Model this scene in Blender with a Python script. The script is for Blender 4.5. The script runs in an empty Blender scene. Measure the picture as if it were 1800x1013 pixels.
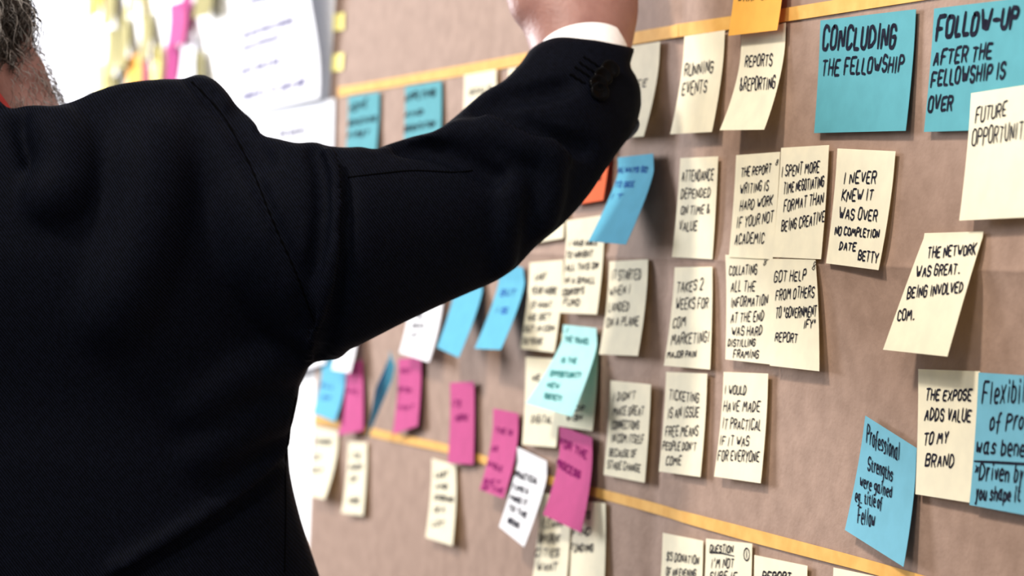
import bpy, bmesh, math, random
import numpy as np
from mathutils import Vector, Matrix
from mathutils.bvhtree import BVHTree

SC = bpy.context.scene
COL = SC.collection

# ------------------------------------------------------------------ camera
FPX = 4474.0                      # focal length in pixels of the 1800 x 1013 frame
CX, CY = 900.0, 506.5
CAM = Vector((0.0, -0.784, 1.36))
TH, PITCH, ROLL = math.radians(20.0), math.radians(0.52), 0.050
F0 = Vector((-math.cos(TH), math.sin(TH), 0.0))
R0 = Vector((math.sin(TH), math.cos(TH), 0.0))
ZUP = Vector((0, 0, 1))
FW = (F0 * math.cos(PITCH) - ZUP * math.sin(PITCH)).normalized()
UP0 = (ZUP * math.cos(PITCH) + F0 * math.sin(PITCH)).normalized()
RT = R0 * math.cos(ROLL) + UP0 * math.sin(ROLL)
UPV = UP0 * math.cos(ROLL) - R0 * math.sin(ROLL)
cam_data = bpy.data.cameras.new('camera')
cam = bpy.data.objects.new('camera', cam_data)
COL.objects.link(cam)
cam.matrix_world = Matrix(((RT.x, UPV.x, -FW.x, CAM.x), (RT.y, UPV.y, -FW.y, CAM.y), (RT.z, UPV.z, -FW.z, CAM.z), (0, 0, 0, 1)))
cam_data.sensor_width = 36.0
cam_data.lens = 36.0 * FPX / 1800.0
cam_data.clip_start = 0.05
cam_data.dof.use_dof = True
cam_data.dof.focus_distance = 1.66
cam_data.dof.aperture_fstop = 7.0
SC.camera = cam

# ------------------------------------------------------------------ world, lights, exposure
SC.view_settings.view_transform = 'Standard'
SC.view_settings.look = 'None'
SC.view_settings.gamma = 1.0
SC.view_settings.use_curve_mapping = False
SC.view_settings.exposure = 0.38
world = bpy.data.worlds.new('room_light')
SC.world = world
world.use_nodes = True
world.node_tree.nodes['Background'].inputs[0].default_value = (1.0, 0.97, 0.95, 1)
world.node_tree.nodes['Background'].inputs[1].default_value = 0.42


def area_light(name, loc, target, sx, sy, power, color=(1, 1, 1)):
    d = bpy.data.lights.new(name, 'AREA')
    d.shape = 'RECTANGLE'
    d.size, d.size_y, d.energy, d.color = sx, sy, power, color
    o = bpy.data.objects.new(name, d)
    COL.objects.link(o)
    o.location = loc
    o.rotation_euler = (Vector(target) - Vector(loc)).to_track_quat('-Z', 'Y').to_euler()
    return o


# ceiling spot washing the wall, and a daylight window far down the room
area_light('overhead_light', (-1.25, -1.75, 3.1), (-1.6, 0, 1.35), 0.30, 0.22, 47, (1.0, 0.90, 0.79))
area_light('overhead_light', (0.25, -1.95, 3.0), (-1.7, -0.4, 1.4), 0.5, 0.5, 26, (1.0, 0.92, 0.84))  # added fill above and behind the camera, brightens the neck
area_light('window_daylight', (-5.6, -2.1, 2.0), (-3.3, 0, 1.4), 1.4, 1.4, 225, (0.97, 0.97, 1.0))


# ------------------------------------------------------------------ helpers
def ray_dir(px, py):
    return FW + RT * ((px - CX) / FPX) + UPV * ((CY - py) / FPX)


def W(px, py, z):
    """the point at depth z metres along the view axis"""
    return CAM + ray_dir(px, py) * z


def on_wall(px, py, off=0.0):
    """the point on the plane that stands off metres in front of the kraft paper"""
    d = ray_dir(px, py)
    return CAM + d * ((-off - CAM.y) / d.y)


def project(P):
    P = np.asarray(P, float) - np.array(CAM)
    z = P @ np.array(FW)
    return CX + FPX * (P @ np.array(RT)) / z, CY - FPX * (P @ np.array(UPV)) / z


def tag(o, label=None, cat=None, group=None, kind=None):
    if label: o['label'] = label
    if cat: o['category'] = cat
    if group: o['group'] = group
    if kind: o['kind'] = kind
    return o


def link(name, me, mat=None, parent=None, smooth=True):
    o = bpy.data.objects.new(name, me)
    COL.objects.link(o)
    if mat is not None:
        for m in (mat if isinstance(mat, (list, tuple)) else [mat]):
            me.materials.append(m)
    if parent is not None:
        o.parent = parent
        o.matrix_parent_inverse = parent.matrix_basis.inverted()
    if smooth and len(me.polygons):
        me.polygons.foreach_set('use_smooth', [True] * len(me.polygons))
    return o


def mesh_from(name, verts, faces):
    me = bpy.data.meshes.new(name)
    me.from_pydata([tuple(v) for v in verts], [], [tuple(f) for f in faces])
    me.update()
    return me


def box(name, lo, hi, mat, parent=None):
    x0, y0, z0 = lo; x1, y1, z1 = hi
    v = [(x0, y0, z0), (x1, y0, z0), (x1, y1, z0), (x0, y1, z0), (x0, y0, z1), (x1, y0, z1), (x1, y1, z1), (x0, y1, z1)]
    f = [(0, 3, 2, 1), (4, 5, 6, 7), (0, 1, 5, 4), (1, 2, 6, 5), (2, 3, 7, 6), (3, 0, 4, 7)]
    return link(name, mesh_from(name, v, f), mat, parent, smooth=False)


def tube(pts, radius, sides=8, closed=False):
    """verts, faces of a tube through pts; radius a number or list"""
    pts = [Vector(p) for p in pts]
    n = len(pts)
    rad = radius if isinstance(radius, (list, tuple)) else [radius] * n
    V, Fc = [], []
    ref = None
    for i, p in enumerate(pts):
        a = pts[(i - 1) % n] if (closed or i > 0) else pts[i]
        b = pts[(i + 1) % n] if (closed or i < n - 1) else pts[i]
        t = (b - a).normalized() if (b - a).length > 1e-9 else Vector((0, 0, 1))
        if ref is None:
            ref = t.orthogonal().normalized()
        ref = (ref - t * ref.dot(t)).normalized()
        c = t.cross(ref)
        for k in range(sides):
            an = 2 * math.pi * k / sides
            V.append(p + (ref * math.cos(an) + c * math.sin(an)) * rad[i])
    m = n if closed else n - 1
    for i in range(m):
        for k in range(sides):
            a = i * sides + k; b = i * sides + (k + 1) % sides
            j = ((i + 1) % n) * sides
            Fc.append((a, b, j + (k + 1) % sides, j + k))
    if not closed:
        Fc.append(tuple(range(sides - 1, -1, -1)))
        Fc.append(tuple((n - 1) * sides + k for k in range(sides)))
    return V, Fc


def join_parts(lst):
    V, Fc = [], []
    for v, f in lst:
        o = len(V)
        V += v
        Fc += [tuple(i + o for i in q) for q in f]
    return V, Fc


def smooth_path(pts, n=6):
    """Catmull-Rom"""
    P = [Vector(p) for p in pts]
    out = []
    for i in range(len(P) - 1):
        p0 = P[max(i - 1, 0)]; p1 = P[i]; p2 = P[i + 1]; p3 = P[min(i + 2, len(P) - 1)]
        for k in range(n):
            t = k / n
            out.append(0.5 * ((2 * p1) + (p2 - p0) * t + (2 * p0 - 5 * p1 + 4 * p2 - p3) * t * t + (3 * p1 - p0 - 3 * p2 + p3) * t ** 3))
    out.append(P[-1])
    return out


# ------------------------------------------------------------------ materials
def material(name, color, color2=None, scale=40.0, rough=0.7, bump=0.0, bump_scale=None, spec=0.3, sheen=0.0, sss=0.0, stretch=None, detail=4.0, mixpos=(0.35, 0.65)):
    m = bpy.data.materials.new(name)
    m.use_nodes = True
    nt = m.node_tree
    b = nt.nodes['Principled BSDF']
    b.inputs['Roughness'].default_value = rough
    b.inputs['Specular IOR Level'].default_value = spec
    if sheen:
        b.inputs['Sheen Weight'].default_value = sheen
        b.inputs['Sheen Roughness'].default_value = 0.5
    if sss:
        b.inputs['Subsurface Weight'].default_value = sss
        b.inputs['Subsurface Radius'].default_value = (0.01, 0.004, 0.002)
        b.inputs['Subsurface Scale'].default_value = 0.6
    tc = nt.nodes.new('ShaderNodeTexCoord')
    mp = nt.nodes.new('ShaderNodeMapping')
    if stretch: mp.inputs['Scale'].default_value = stretch
    nt.links.new(tc.outputs['Object'], mp.inputs['Vector'])
    ns = nt.nodes.new('ShaderNodeTexNoise')
    ns.inputs['Scale'].default_value = scale
    ns.inputs['Detail'].default_value = detail
    nt.links.new(mp.outputs['Vector'], ns.inputs['Vector'])
    cr = nt.nodes.new('ShaderNodeValToRGB')
    cr.color_ramp.elements[0].position, cr.color_ramp.elements[1].position = mixpos
    cr.color_ramp.elements[0].color = (*color, 1)
    cr.color_ramp.elements[1].color = (*(color2 or color), 1)
    nt.links.new(ns.outputs['Fac'], cr.inputs['Fac'])
    nt.links.new(cr.outputs['Color'], b.inputs['Base Color'])
    if bump:
        n2 = nt.nodes.new('ShaderNodeTexNoise')
        n2.inputs['Scale'].default_value = bump_scale or scale
        n2.inputs['Detail'].default_value = 6
        nt.links.new(mp.outputs['Vector'], n2.inputs['Vector'])
        bp = nt.nodes.new('ShaderNodeBump')
        bp.inputs['Strength'].default_value = bump
        bp.inputs['Distance'].default_value = 0.002
        nt.links.new(n2.outputs['Fac'], bp.inputs['Height'])
        nt.links.new(bp.outputs['Normal'], b.inputs['Normal'])
    return m


def paper_mat(name, c, k=0.93, through=0.28):
    """thin paper that lets some light through"""
    m = material(name, tuple(x * k for x in c), c, scale=70, rough=0.75, bump=0.06, bump_scale=120, spec=0.06)
    nt = m.node_tree
    b = nt.nodes['Principled BSDF']; out = nt.nodes['Material Output']
    tr = nt.nodes.new('ShaderNodeBsdfTranslucent')
    mx = nt.nodes.new('ShaderNodeMixShader'); mx.inputs[0].default_value = through
    gm = nt.nodes.new('ShaderNodeGamma'); gm.inputs['Gamma'].default_value = 2.2      # light gets more saturated on its way through
    nt.links.new(b.inputs['Base Color'].links[0].from_socket, gm.inputs['Color'])
    nt.links.new(gm.outputs['Color'], tr.inputs['Color'])
    nt.links.new(b.outputs[0], mx.inputs[1]); nt.links.new(tr.outputs[0], mx.inputs[2])
    nt.links.new(mx.outputs[0], out.inputs['Surface'])
    return m


M = {
    'kraft': material('kraft_paper', (0.258, 0.172, 0.130), (0.316, 0.215, 0.165), scale=55, rough=0.7, bump=0.25, bump_scale=240, spec=0.08, detail=9),
    'cream': paper_mat('cream_paper', (0.97, 0.93, 0.76), 0.95, 0.36),
    'teal': paper_mat('teal_paper', (0.122, 0.418, 0.485)),
    'sky': paper_mat('sky_blue_paper', (0.205, 0.53, 0.68)),
    'blue': paper_mat('blue_paper', (0.130, 0.50, 0.70)),
    'aqua': paper_mat('pale_aqua_paper', (0.52, 0.90, 0.90)),
    'pink': paper_mat('magenta_paper', (0.60, 0.095, 0.285)),
    'white': paper_mat('white_paper', (0.92, 0.93, 0.96), 0.97),
    'orange': paper_mat('orange_paper', (0.92, 0.50, 0.10)),
    'red': paper_mat('red_orange_paper', (0.86, 0.16, 0.05)),
    'yellow': paper_mat('yellow_paper', (0.86, 0.78, 0.30)),
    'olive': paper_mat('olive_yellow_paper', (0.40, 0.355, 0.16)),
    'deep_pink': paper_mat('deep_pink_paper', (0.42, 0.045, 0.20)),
    'note_shadow': paper_mat('note_shadow_tint', (0.32, 0.06, 0.12)),  # dark tint painted in for the shadow the orange note casts
    'tape': material('masking_tape', (0.60, 0.325, 0.08), (0.68, 0.39, 0.11), scale=60, rough=0.7, bump=0.05, bump_scale=300, spec=0.06),
    'tab': material('lemon_tape', (0.82, 0.74, 0.22), (0.90, 0.82, 0.30), scale=60, rough=0.7, spec=0.06),
    'ink': material('marker_ink', (0.012, 0.013, 0.022), (0.02, 0.021, 0.035), scale=200, rough=0.9, spec=0.0),
    'ink_violet': material('violet_ink', (0.13, 0.12, 0.22), (0.16, 0.15, 0.26), scale=100, rough=0.9, spec=0.0),
    'ink_magenta': material('dark_magenta_ink', (0.15, 0.01, 0.09), (0.2, 0.015, 0.11), scale=100, rough=0.9, spec=0.0),
    'ink_blue': material('dark_blue_ink', (0.02, 0.06, 0.30), (0.03, 0.09, 0.36), scale=100, rough=0.9, spec=0.0),
    'ink_green': material('dark_green_ink', (0.03, 0.16, 0.16), (0.04, 0.2, 0.2), scale=100, rough=0.9, spec=0.0),
    'wall': material('white_wall_paint', (0.86, 0.86, 0.86), (0.90, 0.90, 0.90), scale=8, rough=0.8, bump=0.05, bump_scale=90),
    'floor': material('grey_carpet', (0.10, 0.10, 0.105), (0.16, 0.16, 0.165), scale=120, rough=0.95, bump=0.4),
}

# ------------------------------------------------------------------ the setting
tag(box('wall_right', (-9.0, 0.006, 0.0), (1.5, 0.16, 3.4), M['wall']), kind='structure')
tag(box('wall_back', (-9.15, -6.0, 0.0), (-9.0, 0.16, 3.4), M['wall']), kind='structure')
tag(box('floor', (-9.15, -6.0, -0.1), (1.5, 0.16, 0.0), M['floor']), kind='structure')


# kraft paper sheet with folded creases
def kraft():
    tl, bl = on_wall(595, -140), on_wall(536, 1090)
    nx, nz = 300, 200
    xr, ztop, zbot = -0.35, 2.02, 0.62
    crease_v = [(on_wall(1172, 400).x, 0.0042, 0.014), (on_wall(848, 350).x, 0.0010, 0.012), (on_wall(690, 350).x, -0.0008, 0.015), (on_wall(1490, 500).x, -0.0005, 0.02)]
    crease_h = [(on_wall(1700, 474).z, -0.0030, 0.011), (on_wall(1300, 720).z, 0.0005, 0.03)]
    rnd = random.Random(4)
    waves = [(rnd.uniform(4, 30), rnd.uniform(4, 26), rnd.uniform(0, 6.3), rnd.uniform(0.00008, 0.0002)) for _ in range(10)]
    V = []
    near = [q + s * e for q, a, w in crease_h for s in (-1, 1) for e in (.0004, .0012, .0025)]     # a sharp fold needs close rows
    zs = sorted([ztop + (zbot - ztop) * j / nz for j in range(nz + 1)] + near, reverse=True)
    nz = len(zs) - 1
    for z in zs:
        k = (z - tl.z) / (bl.z - tl.z)
        xl = tl.x + (bl.x - tl.x) * k
        for i in range(nx + 1):
            x = xl + (xr - xl) * i / nx
            y = 0.0
            for cx, a, w in crease_v: y += a * math.exp(-abs(x - cx - 0.004 * math.sin(z * 9)) / w)
            for cz, a, w in crease_h: y += a * math.exp(-abs(z - cz) / w)
            for fx, fz, ph, a in waves: y += a * math.sin(x * fx + z * fz + ph)
            V.append((x, y, z))
    Fc = [(j * (nx + 1) + i, (j + 1) * (nx + 1) + i, (j + 1) * (nx + 1) + i + 1, j * (nx + 1) + i + 1) for j in range(nz) for i in range(nx)]
    o = link('kraft_paper', mesh_from('kraft_paper', V, Fc), M['kraft'])
    s = o.modifiers.new('thickness', 'SOLIDIFY'); s.thickness = 0.0003; s.offset = -1
    return tag(o, 'large creased sheet of brown kraft paper covering the wall on the right', 'paper')


kraft()
# ------------------------------------------------------------------ handwriting
GL = {
 'A': '02 28 42;14 34', 'B': '02 08 38 47 46 35 05;35 44 43 32 02', 'C': '47 38 18 07 03 12 32 43', 'D': '02 08 28 46 44 22 02',
 'E': '48 08 02 42;05 35', 'F': '48 08 02;05 35', 'G': '47 38 18 07 03 12 32 43 45 25', 'H': '02 08;42 48;05 45', 'I': '02 08',
 'J': '48 43 32 12 03', 'K': '02 08;48 05 42', 'L': '08 02 32', 'M': '02 18 34 58 62', 'N': '02 08 42 48',
 'O': '18 07 03 12 32 43 47 38 18', 'P': '02 08 38 47 46 35 05', 'Q': '18 07 03 12 32 43 47 38 18;24 41', 'R': '02 08 38 47 46 35 05;25 42',
 'S': '47 38 18 07 06 15 35 44 43 32 12 03', 'T': '08 48;28 22', 'U': '08 03 12 32 43 48', 'V': '08 22 48', 'W': '08 22 36 42 68',
 'X': '08 42;48 02', 'Y': '08 25 48;25 22', 'Z': '08 48 02 42', '2': '07 18 38 47 46 02 42', '5': '48 08 06 36 45 43 32 12 03',
 '1': '06 18 12', '8': '25 16 17 28 37 36 25 14 13 22 33 34 25', '&': '42 07 18 27 04 03 12 22 44', '$': '47 38 18 07 06 15 35 44 43 32 12 03;29 21',
 '!': '08 04;02 03', '.': '02 12', "'": '08 06', '"': '08 06;18 16', '-': '05 35', '*': '15 37;17 35;16 36',
 'a': '36 16 05 03 12 32;36 32 42', 'b': '08 02 22 33 35 26 06', 'c': '35 26 16 05 03 12 22 33', 'd': '38 32 12 03 05 16 36',
 'e': '04 34 35 26 16 05 03 12 32', 'f': '38 28 17 11;05 25', 'g': '36 16 05 04 13 33;36 31 20 10', 'h': '08 02;05 16 26 35 32',
 'i': '06 02;08 07', 'j': '16 11 00;18 17', 'l': '08 02', 'm': '06 02;05 16 25 22;25 36 45 42', 'n': '06 02;05 16 26 35 32',
 'o': '16 05 03 12 22 33 35 26 16', 'p': '06 00;05 16 26 35 33 22 02', 'r': '06 02;04 16 26', 's': '35 26 16 05 14 24 33 22 02',
 't': '17 13 22 32;06 26', 'u': '06 03 12 22 33;36 32', 'v': '06 12 26', 'w': '06 12 25 32 46', 'y': '06 13;26 13 10 00', 'x': '06 32;36 02',
}
RNG = random.Random(11)


def glyph_strokes(ch):
    out, w = [], 0
    for s in GL[ch].split(';'):
        p = [(int(q[0]), int(q[1]) - 2) for q in s.split()]
        w = max(w, max(x for x, _ in p))
        out.append(p)
    return out, w


def chaikin(p, closed=False):
    if len(p) < 3: return p
    q = [p[0]]
    for a, b in zip(p[:-1], p[1:]):
        q.append((a[0] * .86 + b[0] * .14, a[1] * .86 + b[1] * .14))
        q.append((a[0] * .14 + b[0] * .86, a[1] * .14 + b[1] * .86))
    q.append(p[-1])
    return q


def layout(text, slant):
    """strokes of a line, x 0..1 along the line, y 0..1 from baseline to cap height"""
    S, x = [], 0.0
    for ch in text:
        if ch == ' ':
            x += 2.9; continue
        st, w = glyph_strokes(ch)
        if w < 2: x += .8
        dy, sc = RNG.uniform(-.3, .3), RNG.uniform(.92, 1.1)
        for p in st:
            q = [(a + RNG.uniform(-.3, .3), b * sc + dy + RNG.uniform(-.3, .3)) for a, b in p]
            q = chaikin(q)
            S.append([(x + a + slant * b, b / 6.0) for a, b in q])
        x += w + 2.1 + (.8 if w < 2 else 0)
    L = max(x - 2.1, 1.0)
    return [[(a / L, b) for a, b in q] for q in S]


def ink_mesh(name, strokes_px, surf, pens, lift=0.0004):
    """ribbons lying on a sheet; strokes are traced from the picture onto the sheet's own surface"""
    V, Fc = [], []
    for s, width in zip(strokes_px, pens):
        s = np.array(s, float)
        if len(s) == 2:
            s = np.array([s[0], (s[0] + s[1]) / 2, s[1]])
        ST = surf.invert(s[:, 0], s[:, 1])
        P, N = surf.eval_n(ST[:, 0], ST[:, 1])
        T = np.gradient(P, axis=0)
        ln = np.linalg.norm(T, axis=1, keepdims=True)
        T = T / np.maximum(ln, 1e-9)
        side = np.cross(N, T)
        side /= np.maximum(np.linalg.norm(side, axis=1, keepdims=True), 1e-9)
        P = P.copy()
        P[0] -= T[0] * width * .4
        P[-1] += T[-1] * width * .4
        ww = np.full(len(P), width * .5)
        ww[0] *= .6; ww[-1] *= .6
        L = P + side * ww[:, None] + N * lift
        R = P - side * ww[:, None] + N * lift
        o = len(V)
        for a, b in zip(L, R):
            V += [tuple(a), tuple(b)]
        for i in range(len(P) - 1):
            Fc.append((o + 2 * i, o + 2 * i + 1, o + 2 * i + 3, o + 2 * i + 2))
    return mesh_from(name, V, Fc)


class Sheet:
    """a paper sheet held along its top edge, its lower part bent away from the wall"""

    def __init__(s, tl, tr, br, bl, base, dl, dr, flat=.15, power=1.6, bulge=0.0, top=(0, 0), side=False):
        s.side = side
        s.A = np.array(on_wall(*tl, base + top[0])); s.B = np.array(on_wall(*tr, base + top[1]))
        s.C = np.array(on_wall(*br, base + dr)); s.D = np.array(on_wall(*bl, base + dl))
        s.base, s.dl, s.dr, s.flat, s.power, s.bulge, s.top = base, dl, dr, flat, power, bulge, top
        s.px = (tl, tr, br, bl)

    def eval(s, a, t):
        a = np.asarray(a, float)[..., None]; t = np.asarray(t, float)[..., None]
        top = s.A * (1 - a) + s.B * a
        bot = s.D * (1 - a) + s.C * a
        P = top * (1 - t) + bot * t
        g = np.clip((t - s.flat) / (1 - s.flat), 0, None) ** s.power
        ot = s.top[0] * (1 - a) + s.top[1] * a
        ob = s.dl * (1 - a) + s.dr * a
        P[..., 1:2] = -(s.base + ot * (1 - g) + ob * g + s.bulge * (a ** 3 if s.side else 1) * np.sin(np.pi * np.clip(t, 0, 1)) ** 2)
        return P

    def eval_n(s, a, t):
        e = 1e-3
        P = s.eval(a, t)
        N = np.cross(s.eval(a + e, t) - P, s.eval(a, t - e) - P)
        N /= np.maximum(np.linalg.norm(N, axis=-1, keepdims=True), 1e-12)
        return P, N

    def invert(s, x, y):
        a = np.full(len(x), .5); t = np.full(len(x), .5); e = 1e-3
        for _ in range(12):
            px, py = project(s.eval(a, t))
            ax, ay = project(s.eval(a + e, t)); tx, ty = project(s.eval(a, t + e))
            J11, J21, J12, J22 = (ax - px) / e, (ay - py) / e, (tx - px) / e, (ty - py) / e
            det = J11 * J22 - J12 * J21
            det = np.where(np.abs(det) < 1e-6, 1e-6, det)
            rx, ry = x - px, y - py
            a = np.clip(a + np.clip((J22 * rx - J12 * ry) / det, -.4, .4), -.3, 1.3)
            t = np.clip(t + np.clip((-J21 * rx + J11 * ry) / det, -.4, .4), -.3, 1.3)
        return np.stack([np.clip(a, -.02, 1.02), np.clip(t, -.02, 1.02)], 1)

    def mesh(s, name, na=10, nt=22):
        a, t = np.meshgrid(np.linspace(0, 1, na + 1), np.linspace(0, 1, nt + 1))
        P = s.eval(a.ravel(), t.ravel())
        Fc = [(j * (na + 1) + i, (j + 1) * (na + 1) + i, (j + 1) * (na + 1) + i + 1, j * (na + 1) + i + 1) for j in range(nt) for i in range(na)]
        return mesh_from(name, P, Fc)


def sharp_rim(me):
    bm = bmesh.new(); bm.from_mesh(me)
    for e in bm.edges:
        if len(e.link_faces) == 1: e.smooth = False
    bm.to_mesh(me); bm.free()
    return me


def auto_lift(tl, tr, br, bl, h):
    """how far the lower corners stand off the wall, from where they appear"""
    A, B = on_wall(*tl), on_wall(*tr)
    e = Vector((B.x - A.x, 0, B.z - A.z)).normalized()
    out = []
    for P, q in ((A, bl), (B, br)):
        ue = P.x - (-e.z) * 0 + e.z * h      # foot of the edge if the sheet hung flat
        d = ray_dir(*q)
        y = CAM.y + d.y * ((ue - CAM.x) / d.x)
        out.append(min(max(-y, 0.0008), 0.032))
    m = (out[0] + out[1]) / 2
    return [(o + m) / 2 for o in out]


def note(tl, tr, br, bl, color, label, lines=(), group=None, pen=.0011, ink='ink', lift=None, layer=0, h=.076, slant=.30, name='sticky_note',
         cat='sticky note', flat=.18, power=1.6, bulge=0.0, extra=(), top=(0, 0), thick=.00022, side=False):
    dl, dr = lift if lift is not None else auto_lift(tl, tr, br, bl, h)
    sh = Sheet(tl, tr, br, bl, .0034 + .0011 * layer, dl, dr, flat, power, bulge, top, side)
    o = link(name, sharp_rim(sh.mesh(name)), M[color])
    md = o.modifiers.new('thickness', 'SOLIDIFY'); md.thickness = thick; md.offset = -1
    tag(o, label, cat, group)
    st, pens = [], []
    for ln in lines:
        text, x0, y0, x1, y1, hh = ln[:6]
        lp = ln[6] if len(ln) > 6 else pen * (1.35 if tl[0] < 1065 else 1.0)
        for q in layout(text, slant):
            st.append([(x0 + a * (x1 - x0), y0 + a * (y1 - y0) - b * hh) for a, b in q])
            pens.append(lp)
    st += list(extra)
    pens += [pen] * len(extra)
    if st:
        link('handwriting', ink_mesh('handwriting', st, sh, pens), M[ink], o, smooth=False)
    return o


# ------------------------------------------------------------------ masking tape
def tape(edge_top, edge_bot, label, mat='tape', off=.0016, name='masking_tape', cat='tape', group=None):
    """edge_top / edge_bot: picture positions along the two long edges"""
    n = len(edge_top)
    V, Fc = [], []
    P, Q = smooth_path([on_wall(*p, off) for p in edge_top], 5), smooth_path([on_wall(*p, off) for p in edge_bot], 5)
    for p, q in zip(P, Q): V += [p, q]
    for i in range(len(P) - 1): Fc.append((2 * i, 2 * i + 1, 2 * i + 3, 2 * i + 2))
    o = link(name, sharp_rim(mesh_from(name, V, Fc)), M[mat])
    md = o.modifiers.new('thickness', 'SOLIDIFY'); md.thickness = .0003; md.offset = -1
    return tag(o, label, cat, group)


TG = 'masking tape lines on the kraft paper'
tape([(594, 153), (640, 146), (847, 108), (1000, 78), (1113, 56)], [(594, 171), (640, 162), (847, 127), (1000, 98), (1113, 77)],
     'pale yellow tape strip along the top of the kraft paper, left of the raised wrist', group=TG)
tape([(1100, 59), (1150, 50), (1192, 43)], [(1100, 81), (1150, 72), (1192, 65)],
     'short orange tape strip right beside the raised wrist', off=.0022, group=TG)
tape([(1186, 43), (1280, 29), (1380, 14), (1600, -22), (1900, -70)], [(1186, 66), (1280, 52), (1380, 38), (1600, 4), (1900, -42)],
     'yellow tape strip above the two large teal notes, to the right of the orange note', off=.0019, group=TG)
tape([(553, 731), (640, 749), (659, 754), (708, 765), (779, 780), (843, 799), (960, 835), (1041, 856), (1153, 885), (1201, 900)],
     [(553, 745), (640, 764), (659, 769), (708, 780), (779, 795), (843, 814), (960, 851), (1041, 873), (1153, 904), (1201, 919)],
     'long orange tape strip running under the pink notes along the lower left', group=TG)
tape([(1197, 898), (1311, 927), (1440, 961), (1532, 986), (1720, 1040), (1900, 1090)], [(1197, 918), (1311, 951), (1440, 985), (1532, 1009), (1720, 1064), (1900, 1116)],
     'orange tape strip at the lower right, under the tilted blue note', off=.0019, group=TG)
YG = 'lemon tape tabs on the left edge of the kraft paper'
tape([(586, 25), (605, 22)], [(585, 55), (604, 52)], 'upper lemon yellow tape tab on the left edge of the kraft paper', 'tab', name='tape_tab', cat='tape', group=YG)
tape([(584, 96), (604, 93)], [(582, 126), (602, 123)], 'lower lemon yellow tape tab on the left edge of the kraft paper', 'tab', name='tape_tab', cat='tape', group=YG)

CG = 'cream sticky notes on the kraft paper'
TEAL = 'teal heading notes under the top tape'
PG = 'magenta sticky notes at the lower left'
BG = 'blue sticky notes on the kraft paper'

# heading row
note((612, 170), (667, 162), (658, 290), (605, 297), 'teal', 'small blurred teal note at the far left under the top tape', [('HOME', 615, 198, 644, 187, 12), ('SOMETHING', 612, 221, 660, 212, 7), ('FIRST', 610, 243, 647, 237, 7)], TEAL, h=.076, lift=(.004, .004), pen=.0016)
note((712, 152), (776, 142), (771, 282), (707, 290), 'teal', 'small blurred teal note, second from the left under the top tape', [('APPLYING', 712, 178, 764, 168, 11), ('AND', 711, 206, 742, 200, 7), ('ORIENTATION', 710, 232, 764, 221, 8)], TEAL, h=.076, lift=(.004, .004), pen=.0016)
note((816, 132), (872, 122), (866, 268), (808, 277), 'cream', 'cream note peeking out above the black sleeve right of the teal notes', [('GOALS', 825, 167, 862, 160, 9)], CG, lift=(.004, .004))
note((893, 121), (950, 111), (944, 258), (885, 266), 'cream', 'cream note of which a corner shows just left of the jacket forearm', [], CG, lift=(.004, .004))
note((1092, 84), (1160, 73), (1131, 240), (1062, 244), 'cream', 'cream note half hidden behind the jacket cuff with its bottom curling out', [('LIFE', 1105, 157, 1136, 151, 12)], CG)
note((1203, 64), (1274, 53), (1251, 232), (1178, 236), 'cream', 'cream note reading RUNNING EVENTS under the top tape', [('RUNNING', 1203, 134, 1253, 127, 20), ('EVENTS', 1199, 167, 1242, 162, 21)], CG, pen=.0013)
note((1303, 62), (1381, 40), (1343, 228), (1265, 229), 'cream', 'cream note reading REPORTS & REPORTING with its bottom curled forward', [('REPORTS', 1310, 117, 1357, 115, 19), ('&REPORTING', 1301, 159, 1362, 156, 21)], CG, pen=.0013, lift=(.015, .014))
note((1297, -120), (1384, -135), (1366, 53), (1280, 63), 'orange', 'orange note stuck across the top tape above the REPORTS note', [('WRAP UP', 1296, 4, 1352, -3, 16)], None, layer=2, lift=(.006, .006), pen=.0014)
note((1442, 36), (1610, 16), (1592, 230), (1431, 234), 'teal', 'large teal note reading CONCLUDING THE FELLOWSHIP', [('CONCLUDING', 1446, 87, 1573, 82, 37, .0028), ('THE FELLOWSHIP', 1445, 132, 1587, 125, 26)], TEAL, pen=.0019, lift=(.002, .003))
note((1642, 15), (1839, -9), (1822, 226), (1624, 232), 'teal', 'large teal note reading FOLLOW-UP AFTER THE FELLOWSHIP IS OVER', [('FOLLOW-UP', 1646, 68, 1787, 47, 34, .0030), ('AFTER THE', 1641, 116, 1742, 102, 24), ('FELLOWSHIP IS', 1637, 153, 1766, 136, 26), ('OVER', 1632, 196, 1673, 194, 25)], TEAL, pen=.0019, lift=(.002, .003))
note((1707, 164), (1826, 146), (1808, 382), (1686, 388), 'cream', 'cream note reading FUTURE OPPORTUNITIES overlapping a large teal note', [('FUTURE', 1715, 216, 1768, 204, 24), ('OPPORTUNITIES', 1709, 256, 1822, 240, 28)], CG, layer=4, lift=(.003, .003))

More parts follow.
